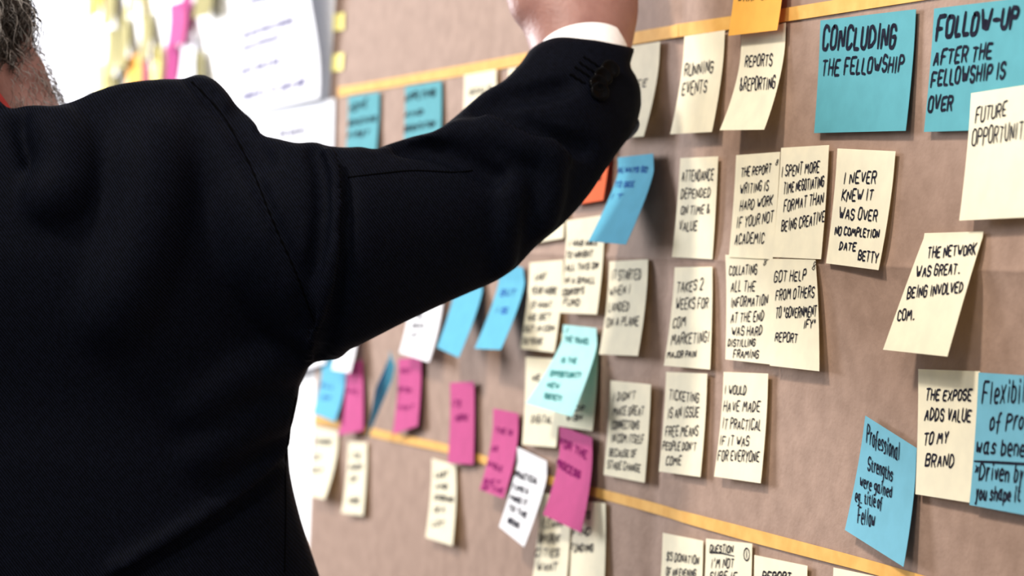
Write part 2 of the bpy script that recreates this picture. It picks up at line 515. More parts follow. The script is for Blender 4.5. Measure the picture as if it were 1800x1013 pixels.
# second row
note((1020, 195), (1078, 188), (1060, 352), (1000, 362), 'red', 'red-orange note largely hidden behind the elbow and a blue note', [('SO', 1046, 318, 1056, 316, 9)], None, lift=(.004, .005))
note((935, 262), (995, 255), (990, 419), (925, 430), 'cream', 'cream note almost wholly hidden behind the elbow, lower corner showing', [], CG, lift=(.003, .003))
note((1086, 277), (1148, 270), (1100, 430), (1034, 424), 'blue', 'blue note hanging forward right beside the black elbow', [('ALWAYS GO', 1087, 303, 1137, 303, 9), ('TO SEE', 1081, 330, 1114, 328, 9), ('IT', 1073, 350, 1093, 349, 8)], BG, layer=2, ink='ink_blue', lift=(.026, .026), power=1.2, pen=.0012)
note((1196, 278), (1262, 275), (1252, 456), (1181, 452), 'cream', 'cream note reading ATTENDANCE DEPENDED ON TIME & VALUE', [('ATTENDANCE', 1199, 319, 1254, 317, 18), ('DEPENDED', 1197, 349, 1248, 346, 16), ('ON TIME &', 1197, 378, 1247, 375, 15), ('VALUE', 1194, 406, 1225, 405, 17)], CG)
note((1294, 273), (1371, 267), (1358, 456), (1281, 452), 'cream', 'cream note reading THE REPORT WRITING IS HARD WORK', [('THE REPORT', 1303, 311, 1355, 303, 14), ('8', 1362, 291, 1367, 290, 10, .0006), ('WRITING IS', 1301, 341, 1351, 334, 16), ('HARD WORK', 1301, 371, 1358, 360, 16), ('IF YOUR NOT', 1295, 401, 1359, 390, 17), ('ACADEMIC', 1292, 430, 1343, 427, 18)], CG)
note((1373, 260), (1457, 255), (1443, 456), (1358, 452), 'cream', 'cream note reading I SPENT MORE TIME NEGOTIATING FORMAT THAN BEING CREATIVE', [('I SPENT MORE', 1374, 311, 1440, 302, 18), ('TIME NEGOTIATING', 1378, 340, 1448, 328, 17), ('FORMAT THAN', 1378, 372, 1447, 357, 18), ('BEING CREATIVE', 1374, 407, 1449, 390, 18)], CG, layer=1)
note((1472, 261), (1574, 266), (1544, 475), (1452, 463), 'cream', 'cream note reading I NEVER KNEW IT WAS OVER', [('I NEVER', 1483, 323, 1539, 321, 19), ('KNEW IT', 1480, 353, 1534, 351, 18), ('WAS OVER', 1475, 384, 1541, 389, 19), ('NO COMPLETION', 1468, 412, 1545, 418, 13), ('DATE', 1476, 438, 1504, 441, 14), ('BETTY', 1509, 456, 1543, 462, 17)], CG, pen=.0013)
note((1625, 410), (1728, 407), (1665, 627), (1552, 615), 'cream', 'cream note reading THE NETWORK WAS GREAT, hanging far out from the paper', [('THE NETWORK', 1631, 454, 1715, 448, 18), ('WAS GREAT.', 1611, 487, 1688, 481, 18), ('BEING INVOLVED', 1595, 525, 1692, 514, 18), ('COM.', 1578, 564, 1608, 562, 18)], CG, lift=(.020, .020), power=.95, flat=.04, pen=.0013)

# third row
note((1186, 470), (1252, 469), (1248, 650), (1167, 643), 'cream', 'cream note reading TAKES 2 WEEKS FOR COM MARKETING', [('TAKES 2', 1190, 515, 1235, 509, 18), ('WEEKS FOR', 1188, 544, 1244, 542, 18), ('COM', 1183, 578, 1205, 572, 17), ('MARKETING!', 1180, 606, 1246, 601, 18), ('MAJOR PAIN', 1173, 629, 1223, 628, 11)], CG)
note((1275, 448), (1354, 452), (1354, 641), (1275, 632), 'cream', 'cream note reading COLLATING ALL THE INFORMATION AT THE END', [('COLLATING', 1282, 484, 1330, 482, 16), ('8', 1340, 467, 1346, 466, 11, .0006), ('ALL THE', 1285, 513, 1327, 512, 17), ('INFORMATION', 1285, 540, 1349, 536, 16), ('AT THE END', 1285, 567, 1342, 564, 16), ('WAS HARD', 1286, 590, 1339, 589, 15), ('DISTILLING', 1280, 609, 1327, 609, 12), ('FRAMING', 1289, 629, 1333, 629, 13)], CG, layer=1, lift=(.003, .003))
note((1352, 455), (1433, 456), (1440, 653), (1353, 643), 'cream', 'cream note reading GOT HELP FROM OTHERS', [('GOT HELP', 1361, 496, 1416, 493, 18), ('8', 1426, 475, 1432, 474, 13, .0006), ('FROM OTHERS', 1364, 527, 1431, 522, 17), ('TO "GOVERNMENT', 1364, 559, 1435, 556, 17), ('IFY"', 1413, 577, 1433, 576, 13), ('REPORT', 1363, 600, 1401, 602, 15)], CG, layer=2, lift=(.003, .003))
note((1071, 460), (1139, 456), (1121, 626), (1053, 623), 'cream', 'cream note reading IT STARTED WHEN I LANDED ON A PLANE', [('IT STARTED', 1075, 493, 1126, 491, 17), ('WHEN I', 1071, 521, 1107, 515, 15), ('LANDED', 1070, 548, 1105, 546, 15), ('ON A PLANE', 1066, 575, 1122, 572, 16)], CG)
note((995, 388), (1062, 378), (1049, 553), (983, 550), 'cream', 'blurred cream note with six text lines just below the elbow', [('I WAS ABLE', 1000, 433, 1050, 430, 9), ('TO WRIGHT', 995, 454, 1041, 451, 10), ('ALL THIS OR', 995, 476, 1051, 472, 10), ('IN A SMALL', 992, 498, 1045, 498, 10), ("COUNTRY'S", 989, 520, 1026, 517, 11), ('FUND', 990, 536, 1018, 538, 11)], CG, layer=1, lift=(.006, .006))
note((931, 462), (990, 457), (974, 620), (914, 613), 'cream', 'blurred cream note to the right of two hanging blue notes', [('LAST', 941, 492, 960, 490, 9), ('YEAR WORK', 934, 517, 978, 517, 11), ('IS WHAT', 933, 541, 969, 541, 10), ('WE GET', 927, 564, 967, 562, 10), ('OUT IN COM', 922, 583, 974, 582, 9), ('OUTSIDE', 920, 604, 953, 604, 9)], CG, lift=(.006, .006))
note((722, 480), (779, 490), (753, 637), (702, 620), 'white', 'white note with short words under the sleeve, left of the blue notes', [('THE', 731, 560, 742, 560, 7), ('READ', 724, 577, 745, 576, 7), ('BY A', 723, 593, 747, 592, 8), ('IN', 729, 613, 740, 613, 7)], None, lift=(.014, .014), layer=2, thick=.0012)
note((797, 478), (845, 482), (806, 629), (768, 611), 'blue', 'bright blue note under the sleeve, left one of the hanging pair', [], BG, lift=(.026, .030), layer=1, power=1.2)
note((876, 466), (919, 470), (880, 615), (834, 613), 'blue', 'bright blue note under the sleeve, right one of the hanging pair', [('BUT', 880, 520, 905, 520, 10), ('IS', 870, 550, 890, 552, 10)], BG, lift=(.026, .030), layer=1, power=1.2, ink='ink_blue')

# lower left cluster
note((598, 520), (632, 528), (615, 656), (583, 650), 'white', 'white note corner showing below the armpit', [], None, lift=(.012, .012), layer=3)
note((565, 630), (607, 638), (588, 742), (549, 726), 'blue', 'blue note tucked behind the white corner below the armpit', [('ALL', 563, 680, 585, 683, 7), ('OF', 566, 702, 580, 704, 6)], BG, lift=(.012, .014), layer=1, ink='ink_blue')
note((609, 640), (636, 632), (638, 757), (594, 766), 'pink', 'magenta note at the far left beside the armpit', [('WHO', 608, 690, 628, 694, 8)], PG, lift=(.010, .003), layer=1, ink='ink_magenta')
note((685, 616), (694, 645), (644, 776), (660, 684), 'blue', 'narrow twisted blue note seen nearly edge on between two magenta notes', [], BG, lift=(.017, .014), layer=2, power=1.0, top=(.0035, .0))
note((700, 631), (740, 628), (734, 749), (690, 764), 'pink', 'magenta note hanging directly below the white note', [('NOT', 704, 655, 722, 656, 7), ('OFTEN', 700, 688, 722, 690, 7), ('THAT', 698, 722, 726, 720, 8)], PG, lift=(.006, .004), layer=1, ink='ink_magenta')
note((791, 673), (833, 671), (832, 817), (787, 814), 'pink', 'magenta note alone on the lower tape, third from the left', [('ITS', 794, 715, 809, 714, 9), ('PEOPLE', 801, 740, 822, 739, 9)], PG, lift=(.004, .002), layer=1, ink='ink_magenta')
note((552, 750), (594, 758), (570, 878), (537, 869), 'cream', 'leftmost cream note under the lower tape at the edge of the paper', [('WHERE', 552, 780, 582, 782, 8), ('NOT', 546, 808, 565, 810, 8), ('HELP', 544, 831, 567, 831, 8)], CG, lift=(.014, .014), pen=.0015)
note((612, 776), (645, 779), (638, 907), (600, 902), 'cream', 'second cream note under the lower tape from the paper edge', [('ITS', 616, 806, 632, 806, 8), ('MUCH', 614, 826, 636, 825, 8), ('OF', 616, 847, 627, 846, 8), ('WORK', 612, 884, 631, 885, 8)], CG, lift=(.006, .004), pen=.0015)
note((759, 806), (801, 818), (795, 960), (748, 945), 'cream', 'cream note below the lone magenta note under the lower tape', [('LAST', 766, 839, 786, 838, 8), ('AND', 766, 859, 786, 859, 8), ('EVENING', 764, 878, 796, 883, 8), ('IS A', 762, 900, 781, 900, 8), ('LOT', 760, 925, 779, 925, 8)], CG, lift=(.006, .006), pen=.0014)
note((924, 628), (987, 632), (977, 787), (918, 782), 'cream', 'cream note whose right half is covered by the pale aqua note', [('WE', 935, 670, 948, 669, 9), ('DIGITAL', 934, 743, 969, 744, 12)], CG, lift=(.003, .004), layer=1)
note((986, 586), (1051, 592), (1041, 758), (979, 749), 'cream', 'cream note behind the pale aqua note, right edge showing', [('OF', 1010, 723, 1026, 724, 9), ('WISH', 995, 740, 1022, 739, 9)], CG, lift=(.005, .005))
note((990, 571), (1048, 577), (1006, 733), (924, 709), 'aqua', 'pale aqua note hanging forward over two cream notes', [('I', 994, 586, 997, 585, 7), ('THE TRAVEL', 993, 601, 1035, 606, 10), ('IS THE', 986, 638, 1013, 639, 9), ('OPPORTUNITY', 967, 662, 1021, 665, 10), ('NEW', 962, 681, 983, 684, 9), ('SOCIETY', 957, 700, 987, 706, 9)], None, lift=(.030, .024), layer=2, power=1.2, ink='ink_green', pen=.001)
note((867, 718), (911, 727), (885, 877), (843, 861), 'pink', 'magenta note with five lines, left of the white slanted note', [('THE IS', 871, 760, 900, 765, 8), ('AS', 864, 793, 874, 793, 8), ('WHOLE', 856, 818, 882, 829, 8), ('SET', 850, 850, 878, 854, 8), ('OF THE', 847, 861, 883, 867, 7)], PG, lift=(.012, .014), layer=1, ink='ink_magenta')
note((907, 785), (961, 811), (921, 962), (877, 926), 'white', 'white slanted note covered with black writing between two magenta notes', [('PRACTICAL', 906, 838, 944, 851, 10), ('TIPS &', 901, 861, 928, 869, 9), ('MAKE IT', 897, 878, 926, 890, 9), ('TO THE', 894, 896, 925, 911, 9), ('BOOK', 893, 919, 913, 929, 9)], None, lift=(.022, .020), layer=2, power=1.2, pen=.0013)
note((983, 748), (1041, 770), (1021, 937), (954, 905), 'pink', 'largest magenta note, hanging below the pale aqua note', [('FOR THE', 983, 783, 1030, 806, 13), ('PROCESS', 976, 818, 1019, 842, 13)], PG, lift=(.018, .010), layer=3, ink='ink_magenta', pen=.0014)
note((950, 866), (1003, 876), (993, 1050), (933, 1040), 'cream', 'cream note under the largest magenta note, left of a second cream one', [('I LEARN', 950, 927, 987, 927, 13), ('DIFFERENT', 947, 954, 984, 954, 13), ('CITIES', 941, 978, 982, 978, 12), ('WANT', 944, 1004, 978, 1004, 13)], CG, lift=(.004, .004), layer=1)
note((1003, 879), (1064, 885), (1060, 1062), (999, 1055), 'cream', 'cream note reading TO FIND FUNDING below the largest magenta note', [('TO', 1029, 913, 1037, 912, 12), ('FIND', 1006, 942, 1037, 941, 13), ('FUNDING', 1003, 970, 1042, 970, 13)], CG, lift=(.003, .003))

# fourth row
note((1073, 669), (1144, 676), (1133, 849), (1061, 835), 'cream', "cream note reading I DIDN'T MAKE GREAT CONNECTIONS", [("I DIDN'T", 1078, 706, 1116, 701, 13), ('MAKE GREAT', 1078, 730, 1131, 730, 15), ('CONNECTIONS', 1076, 754, 1123, 754, 14), ('IN COM ITSELF', 1075, 777, 1131, 780, 14), ('BECAUSE OF', 1071, 802, 1118, 804, 12), ('STAGE CHANGE', 1068, 823, 1125, 830, 13)], CG)
note((1171, 654), (1243, 657), (1231, 839), (1158, 829), 'cream', "cream note reading TICKETING IS AN ISSUE", [('TICKETING', 1176, 702, 1228, 708, 16), ('IS AN ISSUE', 1174, 735, 1228, 733, 17), ('FREE MEANS', 1170, 767, 1227, 766, 17), ("PEOPLE DON'T", 1165, 791, 1223, 792, 14), ('COME', 1171, 818, 1197, 817, 15)], CG)
note((1272, 654), (1350, 657), (1337, 850), (1255, 838), 'cream', 'cream note reading I WOULD HAVE MADE IT PRACTICAL', [('I WOULD', 1274, 693, 1311, 694, 15), ('HAVE MADE', 1272, 723, 1335, 724, 17), ('IT PRACTICAL', 1270, 754, 1337, 756, 17), ('IF IT WAS', 1265, 783, 1316, 784, 16), ('FOR EVERYONE', 1262, 810, 1334, 812, 17)], CG)
note((1521, 731), (1611, 788), (1588, 997), (1485, 932), 'sky', 'tilted sky blue note about professional strengths, alone above the lower tape', [('Professional', 1524, 777, 1581, 810, 30), ('Strengths', 1526, 826, 1569, 845, 24), ('were gained', 1512, 854, 1567, 875, 20), ('eg. title of', 1504, 880, 1550, 895, 20), ('Fellow', 1508, 918, 1537, 926, 25)], BG, pen=.0012, lift=(.004, .006), layer=1)
note((1614, 649), (1722, 653), (1704, 884), (1609, 869), 'cream', 'cream note reading THE EXPOSE ADDS VALUE TO MY BRAND', [('THE EXPOSE', 1628, 703, 1707, 704, 18), ('ADDS VALUE', 1626, 738, 1706, 741, 20), ('TO MY', 1624, 782, 1666, 778, 18), ('BRAND', 1627, 820, 1676, 820, 22)], CG, pen=.0014, lift=(.002, .003))
note((1720, 655), (1930, 669), (1912, 926), (1704, 888), 'sky', 'wide sky blue note about flexibility, cut by the right edge of the picture', [('Flexibility', 1727, 710, 1829, 704, 40), ('of Project', 1740, 756, 1842, 752, 30), ('was beneficial', 1716, 796, 1860, 806, 28), ('*Driven by how', 1712, 843, 1834, 850, 29), ('you shape it', 1716, 877, 1793, 882, 24)], BG, pen=.0016, lift=(.002, .003), layer=1,
     extra=[[(1714, 811), (1750, 813), (1800, 816), (1880, 821)]])
note((1165, 937), (1236, 951), (1226, 1132), (1153, 1117), 'cream', 'cream note reading $5 DONATION at the bottom edge of the picture', [('$5 DONATION', 1172, 985, 1228, 993, 14), ('OF AN EVENING', 1171, 1012, 1223, 1015, 13)], CG, lift=(.003, .003))
note((1241, 947), (1322, 956), (1312, 1145), (1230, 1134), 'cream', "cream note headed QUESTION with an underline and a circled mark", [('QUESTION', 1248, 971, 1288, 972, 12), ("I'M NOT", 1250, 998, 1289, 998, 15), ('SURE IF', 1248, 1019, 1294, 1019, 13)], CG, lift=(.003, .003),
     extra=[[(1248, 972), (1270, 973), (1291, 978)], [(1313 + 5 * math.cos(k * .63), 975 + 11 * math.sin(k * .63)) for k in range(11)], [(1313, 969), (1313, 981)]])
note((1326, 976), (1419, 995), (1408, 1195), (1316, 1175), 'cream', 'cream note showing the tops of the letters REPORT at the bottom edge', [('REPORT', 1340, 1020, 1389, 1024, 16)], CG, pen=.0014, lift=(.003, .003))
note((1465, 998), (1561, 1018), (1550, 1225), (1452, 1205), 'cream', 'cream note whose top corner alone shows under the lower right tape', [], CG, lift=(.003, .003))
# ------------------------------------------------------------------ white sheets and blurred notes further down the wall
def scribble(lines):
    out = []
    for x0, y0, x1, y1, hh in lines:
        n = max(int((x1 - x0) / 4.5), 3)
        words = ''.join(RNG.choice('AENORSTILHUMC') if RNG.random() > .17 else ' ' for _ in range(n)).strip()
        for q in layout(words, .1):
            out.append([(x0 + a * (x1 - x0), y0 + a * (y1 - y0) - b * hh) for a, b in q])
    return out


WG = 'white flip chart sheets on the wall'
note((402, -330), (594, -375), (561, 172), (404, 206), 'white', 'white flip chart sheet beside the kraft paper, right edge curling away from the wall', [], WG, lift=(.001, .012), bulge=.030, side=True, flat=.1, power=2.0, h=.5, name='flip_chart_sheet', cat='sheet', ink='ink_violet', pen=.005,
     extra=scribble([(428, 10, 500, -12, 7), (425, 68, 516, 39, 8), (426, 90, 490, 67, 7), (424, 131, 500, 108, 8), (426, 176, 536, 148, 9)]))
note((400, 215), (588, 172), (572, 640), (392, 690), 'white', 'white flip chart sheet below the curling one, half hidden by the shoulder', [], WG, lift=(.004, .004), h=.5, name='flip_chart_sheet', cat='sheet', ink='ink_violet', pen=.004, extra=scribble([(490, 240, 535, 232, 6)]))
note((30, -220), (152, -255), (149, 190), (24, 235), 'white', 'white flip chart sheet with faint slanted writing right of the head', [], WG, lift=(.004, .004), h=.5, name='flip_chart_sheet', cat='sheet', ink='ink_violet', pen=.006,
     extra=scribble([(95, 20, 135, 4, 6), (82, 66, 140, 44, 7), (95, 90, 135, 72, 7)]))

FG = 'blurred sticky notes on the white wall'
far = [
 ((224, -62), (241, -66), (239, 24), (220, 29), 'yellow', 'pale lemon note at the top edge in the middle of the far cluster'),
 ((264, 84), (279, 80), (276, 166), (260, 171), 'yellow', 'pale lemon note between the orange and the magenta ones, above the shoulder'),
 ((158, -58), (178, -63), (175, 26), (155, 31), 'orange', 'small orange note at the top edge left of the yellow strips'),
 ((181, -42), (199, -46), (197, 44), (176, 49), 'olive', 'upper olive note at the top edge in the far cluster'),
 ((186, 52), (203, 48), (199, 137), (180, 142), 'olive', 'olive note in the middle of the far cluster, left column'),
 ((166, 112), (181, 108), (178, 198), (162, 203), 'yellow', 'lemon note just above the shoulder, leftmost of the far cluster'),
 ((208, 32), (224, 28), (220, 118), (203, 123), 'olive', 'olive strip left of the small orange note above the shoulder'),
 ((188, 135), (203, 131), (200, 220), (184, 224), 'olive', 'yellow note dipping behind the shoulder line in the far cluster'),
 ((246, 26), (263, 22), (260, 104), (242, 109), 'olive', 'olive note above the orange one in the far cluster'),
 ((222, 101), (246, 94), (243, 178), (218, 185), 'orange', 'orange note just above the shoulder in the far cluster'),
 ((247, 92), (260, 89), (258, 176), (245, 180), 'note_shadow', 'dark sheet standing in for the shadow right of the orange note in the far cluster'),
 ((296, 8), (326, -1), (322, 76), (291, 84), 'pink', 'magenta note at the top of the far cluster'),
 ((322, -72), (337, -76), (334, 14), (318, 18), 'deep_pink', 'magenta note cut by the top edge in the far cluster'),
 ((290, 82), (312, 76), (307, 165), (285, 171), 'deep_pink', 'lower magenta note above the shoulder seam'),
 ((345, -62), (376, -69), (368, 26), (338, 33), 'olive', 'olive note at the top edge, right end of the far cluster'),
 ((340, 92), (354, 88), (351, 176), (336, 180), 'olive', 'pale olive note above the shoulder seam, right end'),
 ((318, 62), (340, 56), (336, 140), (313, 146), 'white', 'greyish white note between the magenta and olive ones'),
]
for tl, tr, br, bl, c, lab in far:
    note(tl, tr, br, bl, c, lab, [], FG, lift=(.012, .014), layer=3 if c in ('note_shadow',) else 1, flat=.1)
# ------------------------------------------------------------------ distance-field modelling for the figure
class Field:
    def __init__(s, lo, hi, h):
        s.lo = np.array(lo, float); s.h = h
        s.n = [int(math.ceil((b - a) / h)) + 1 for a, b in zip(lo, hi)]
        s.F = np.full(s.n, 0.3, np.float32)
        s.ax = [s.lo[i] + h * np.arange(s.n[i]) for i in range(3)]

    def region(s, lo, hi):
        sl = []
        for i in range(3):
            a = int(max(0, math.floor((lo[i] - s.lo[i]) / s.h)))
            b = int(min(s.n[i], math.ceil((hi[i] - s.lo[i]) / s.h) + 1))
            if b <= a: return None, None
            sl.append(slice(a, b))
        X = np.stack(np.meshgrid(*[s.ax[i][sl[i]] for i in range(3)], indexing='ij'), -1)
        return tuple(sl), X

    def add(s, lo, hi, fn, k=0.02, op='union'):
        pad = k + 2 * s.h + .01
        sl, X = s.region([v - pad for v in lo], [v + pad for v in hi])
        if sl is None: return
        d = fn(X)
        f = s.F[sl]
        if op == 'sub': f, d = -f, d
        hh = np.clip(.5 + .5 * (f - d) / max(k, 1e-6), 0, 1)
        r = f * (1 - hh) + d * hh - k * hh * (1 - hh)
        s.F[sl] = -r if op == 'sub' else r

    def capsule(s, a, b, ra, rb=None, k=0.02, op='union', flat=None):
        """tapered capsule; flat = (axis, factor) squeezes it along an axis"""
        a = np.array(a, float); b = np.array(b, float); rb = ra if rb is None else rb
        ab = b - a; L = max(ab @ ab, 1e-12); R = max(ra, rb)
        if flat is not None:
            ax = np.array(flat[0], float); ax /= np.linalg.norm(ax); q = flat[1]

        def fn(X):
            t = np.clip(((X - a) @ ab) / L, 0, 1)
            D = X - a - t[..., None] * ab
            if flat is not None:
                c = D @ ax
                D = D + (c * (1 / q - 1))[..., None] * ax
                return (np.linalg.norm(D, axis=-1) - (ra + (rb - ra) * t)) * (q if q < 1 else 1)
            return np.linalg.norm(D, axis=-1) - (ra + (rb - ra) * t)
        s.add(np.minimum(a, b) - R, np.maximum(a, b) + R, fn, k, op)

    def chain(s, pts, radii, k=0.02, op='union', flat=None):
        for i in range(len(pts) - 1):
            s.capsule(pts[i], pts[i + 1], radii[i], radii[i + 1], k, op, flat)

    def ellipsoid(s, c, ax, r, k=0.02, op='union'):
        c = np.array(c, float); A = np.array([list(v) for v in ax], float); r = np.array(r, float)

        def fn(X):
            q = (X - c) @ A.T
            k0 = np.linalg.norm(q / r, axis=-1); k1 = np.linalg.norm(q / (r * r), axis=-1)
            return k0 * (k0 - 1) / np.maximum(k1, 1e-9)
        R = float(max(r))
        s.add(c - R, c + R, fn, k, op)

    def mesh(s):
        F = s.F; ins = F < 0
        nx, ny, nz = s.n
        cnt = np.zeros((nx - 1, ny - 1, nz - 1), np.uint8)
        for dx in (0, 1):
            for dy in (0, 1):
                for dz in (0, 1):
                    cnt += ins[dx:nx - 1 + dx, dy:ny - 1 + dy, dz:nz - 1 + dz]
        act = (cnt > 0) & (cnt < 8)
        I = np.argwhere(act)
        idx = np.full(act.shape, -1, np.int64); idx[act] = np.arange(len(I))
        offs = [(0, 0, 0), (1, 0, 0), (0, 1, 0), (1, 1, 0), (0, 0, 1), (1, 0, 1), (0, 1, 1), (1, 1, 1)]
        val = np.stack([F[I[:, 0] + o[0], I[:, 1] + o[1], I[:, 2] + o[2]] for o in offs], 1)
        acc = np.zeros((len(I), 3)); num = np.zeros(len(I))
        for a in range(8):
            for b in range(a + 1, 8):
                if sum(abs(offs[a][q] - offs[b][q]) for q in range(3)) != 1: continue
                va, vb = val[:, a], val[:, b]
                m = (va < 0) != (vb < 0)
                t = np.where(m, va / np.where(m, va - vb, 1), 0)
                p = np.array(offs[a])[None] + t[:, None] * (np.array(offs[b]) - np.array(offs[a]))[None]
                acc += np.where(m[:, None], p, 0); num += m
        V = s.lo + s.h * (I + acc / num[:, None])
        quads = []
        for d in range(3):
            e = [0, 0, 0]; e[d] = 1
            A = ins[:nx - e[0], :ny - e[1], :nz - e[2]]; B = ins[e[0]:, e[1]:, e[2]:]
            K = np.argwhere(A != B)
            u, v = (d + 1) % 3, (d + 2) % 3
            ok = (K[:, u] > 0) & (K[:, v] > 0)
            for q in (u, v): ok &= K[:, q] < s.n[q] - 1
            K = K[ok]
            c = []
            for du, dv in ((1, 1), (0, 1), (0, 0), (1, 0)):
                J = K.copy(); J[:, u] -= du; J[:, v] -= dv
                c.append(idx[J[:, 0], J[:, 1], J[:, 2]])
            c = np.stack(c, 1)
            flip = ~A[K[:, 0], K[:, 1], K[:, 2]]
            c[flip] = c[flip][:, ::-1]
            quads.append(c)
        return V, np.concatenate(quads)


def fast_mesh(name, V, Q):
    me = bpy.data.meshes.new(name)
    me.vertices.add(len(V)); me.vertices.foreach_set('co', np.asarray(V, np.float32).ravel())
    me.loops.add(len(Q) * 4); me.loops.foreach_set('vertex_index', np.asarray(Q, np.int32).ravel())
    me.polygons.add(len(Q)); me.polygons.foreach_set('loop_start', np.arange(len(Q), dtype=np.int32) * 4)
    me.update(calc_edges=True)
    return me


def relax(V, Q, n=2, lam=.5):
    V = V.copy()
    E = np.concatenate([Q[:, [0, 1]], Q[:, [1, 2]], Q[:, [2, 3]], Q[:, [3, 0]]])
    for _ in range(n):
        acc = np.zeros_like(V); c = np.zeros(len(V))
        np.add.at(acc, E[:, 0], V[E[:, 1]]); np.add.at(acc, E[:, 1], V[E[:, 0]])
        np.add.at(c, E[:, 0], 1); np.add.at(c, E[:, 1], 1)
        V += lam * (acc / np.maximum(c, 1)[:, None] - V)
    return V


def rp(r, z): return r * z / FPX


ZB = 1.86                                                     # depth of the body's middle
MIDX = -55.0
vec = lambda v: np.array((v.x, v.y, v.z))


def loft_fn(stations, half_depth, lat0, expo=2.4):
    """torso slices: stations (z, right half width), half_depth (z, depth)"""
    zs = np.array([q[0] for q in stations])[::-1]; aw = np.array([q[1] for q in stations])[::-1]
    zd = np.array([q[0] for q in half_depth])[::-1]; bd = np.array([q[1] for q in half_depth])[::-1]
    r0, f0, c0 = vec(R0), vec(F0), vec(CAM)
    zmin, zmax = zs[0], zs[-1]

    def fn(X):
        la = (X - c0) @ r0 - lat0; de = (X - c0) @ f0 - ZB; z = X[..., 2]
        a = np.interp(z, zs, aw); b = np.interp(z, zd, bd)
        q = (np.abs(la / a) ** expo + np.abs(de / b) ** expo) ** (1 / expo)
        d = (q - 1) * np.minimum(a, b)
        dz = np.maximum(z - zmax, zmin - z)
        return np.where(dz > 0, np.sqrt(np.maximum(d, 0) ** 2 + np.maximum(dz, 0) ** 2), np.maximum(d, dz))
    return fn


lat0 = (W(MIDX, 500, ZB) - CAM).dot(R0)
# right outline of the jacket: picture row, picture column
outline = [(330, 420), (420, 470), (520, 520), (600, 545), (650, 540), (690, 523), (740, 514), (790, 509), (870, 520), (940, 541), (1013, 564), (1150, 590), (1300, 588), (1480, 580)]
st = []
for y, x in outline:
    P = W(x, y, ZB)
    st.append((P.z, (P - CAM).dot(R0) - lat0))
zt, zb = st[0][0], st[-1][0]
dep = [(zt, .095), (zt - .06, .118), (zt - .20, .122), (zt - .32, .118), (zt - .42, .135), (zb, .135)]
Rn, Fn, Un = vec(R0), vec(F0), np.array((0, 0, 1.0))


def P3(px, py, z): return vec(W(px, py, z))


# ------------------------------------------------------------------ jacket
arm = [(415, 318, 1.815, 128), (500, 395, 1.815, 165), (572, 437, 1.82, 181), (640, 430, 1.835, 171), (710, 410, 1.85, 163), (790, 370, 1.87, 160), (860, 328, 1.885, 163),
       (905, 294, 1.895, 160), (955, 245, 1.905, 147), (990, 205, 1.915, 128), (1018, 165, 1.925, 112), (1029, 110, 1.935, 93), (1033, 40, 1.95, 86)]


def add_arm(f, arm, k=.012):
    f.chain([P3(x, y, z) for x, y, z, r in arm], [rp(r + 9, z) for x, y, z, r in arm], k)


def ridge(f, tree, pts, r, sink, k, op='union', sub=4):
    """a fold or groove laid on the surface along picture positions"""
    hits = []
    for p in smooth_path([(x, y, 0) for x, y in pts], sub):
        d = ray_dir(p.x, p.y).normalized()
        loc, nor, i, dist = tree.ray_cast(CAM, d)
        if loc is not None: hits.append(vec(loc + d * sink))
    for a, b in zip(hits[:-1], hits[1:]):
        if np.linalg.norm(a - b) < .06: f.capsule(a, b, r, r, k, op)


cuff_c = P3(1031, 84, 1.938)
cuff_ax = vec((-UPV * -1.0 + RT * .06 + FW * .38).normalized())


# outline of the jacket as traced from the photograph, closed far outside the frame
OUT = [(-20, 160), (0, 178), (17, 194), (30, 190), (45, 186), (70, 185), (95, 188), (130, 178), (165, 162), (200, 150), (240, 143), (290, 139), (326, 140), (331, 135), (345, 131), (362, 131),
       (378, 141), (390, 152), (402, 166), (415, 186), (440, 208), (452, 220), (455, 238), (477, 242), (498, 247), (524, 253), (541, 250), (556, 250), (563, 252), (570, 258), (575, 256), (589, 259),
       (611, 260), (633, 258), (660, 264), (680, 255), (724, 241), (763, 232), (780, 222), (802, 204), (826, 183), (850, 162), (887, 142), (917, 110), (932, 87), (950, 75), (970, 67), (990, 65),
       (1050, 71), (1117, 85), (1105, 116), (1117, 132), (1126, 155), (1127, 185), (1121, 212), (1112, 232), (1099, 250), (1083, 271), (1059, 306), (1039, 337), (1015, 367), (985, 398), (945, 430),
       (934, 441), (907, 471), (877, 491), (850, 504), (839, 508), (777, 535), (703, 570), (629, 608), (614, 613), (597, 634), (584, 638), (567, 638), (551, 645), (542, 662), (527, 688), (521, 712),
       (512, 755), (509, 790), (510, 830), (519, 870), (530, 915), (545, 960), (564, 1013), (604, 1150), (650, 1480), (700, 3000), (-3000, 3000), (-3000, -600), (-20, -600)]


def outline_field():
    A = np.array(OUT, float); B = np.roll(A, -1, 0)
    gx = np.arange(-120, 1300, 3.0); gy = np.arange(-60, 1700, 3.0)
    X, Y = np.meshgrid(gx, gy, indexing='ij')
    D = np.full(X.shape, 1e9); ins = np.zeros(X.shape, bool)
    for (ax, ay), (bx, by) in zip(A, B):
        dx, dy = bx - ax, by - ay
        t = np.clip(((X - ax) * dx + (Y - ay) * dy) / (dx * dx + dy * dy), 0, 1)
        D = np.minimum(D, np.hypot(X - ax - t * dx, Y - ay - t * dy))
        c = ((ay > Y) != (by > Y)) & (X < (bx - ax) * (Y - ay) / (by - ay if by != ay else 1e-9) + ax)
        ins ^= c
    return gx, gy, np.where(ins, -D, D)


OGX, OGY, OGD = outline_field()


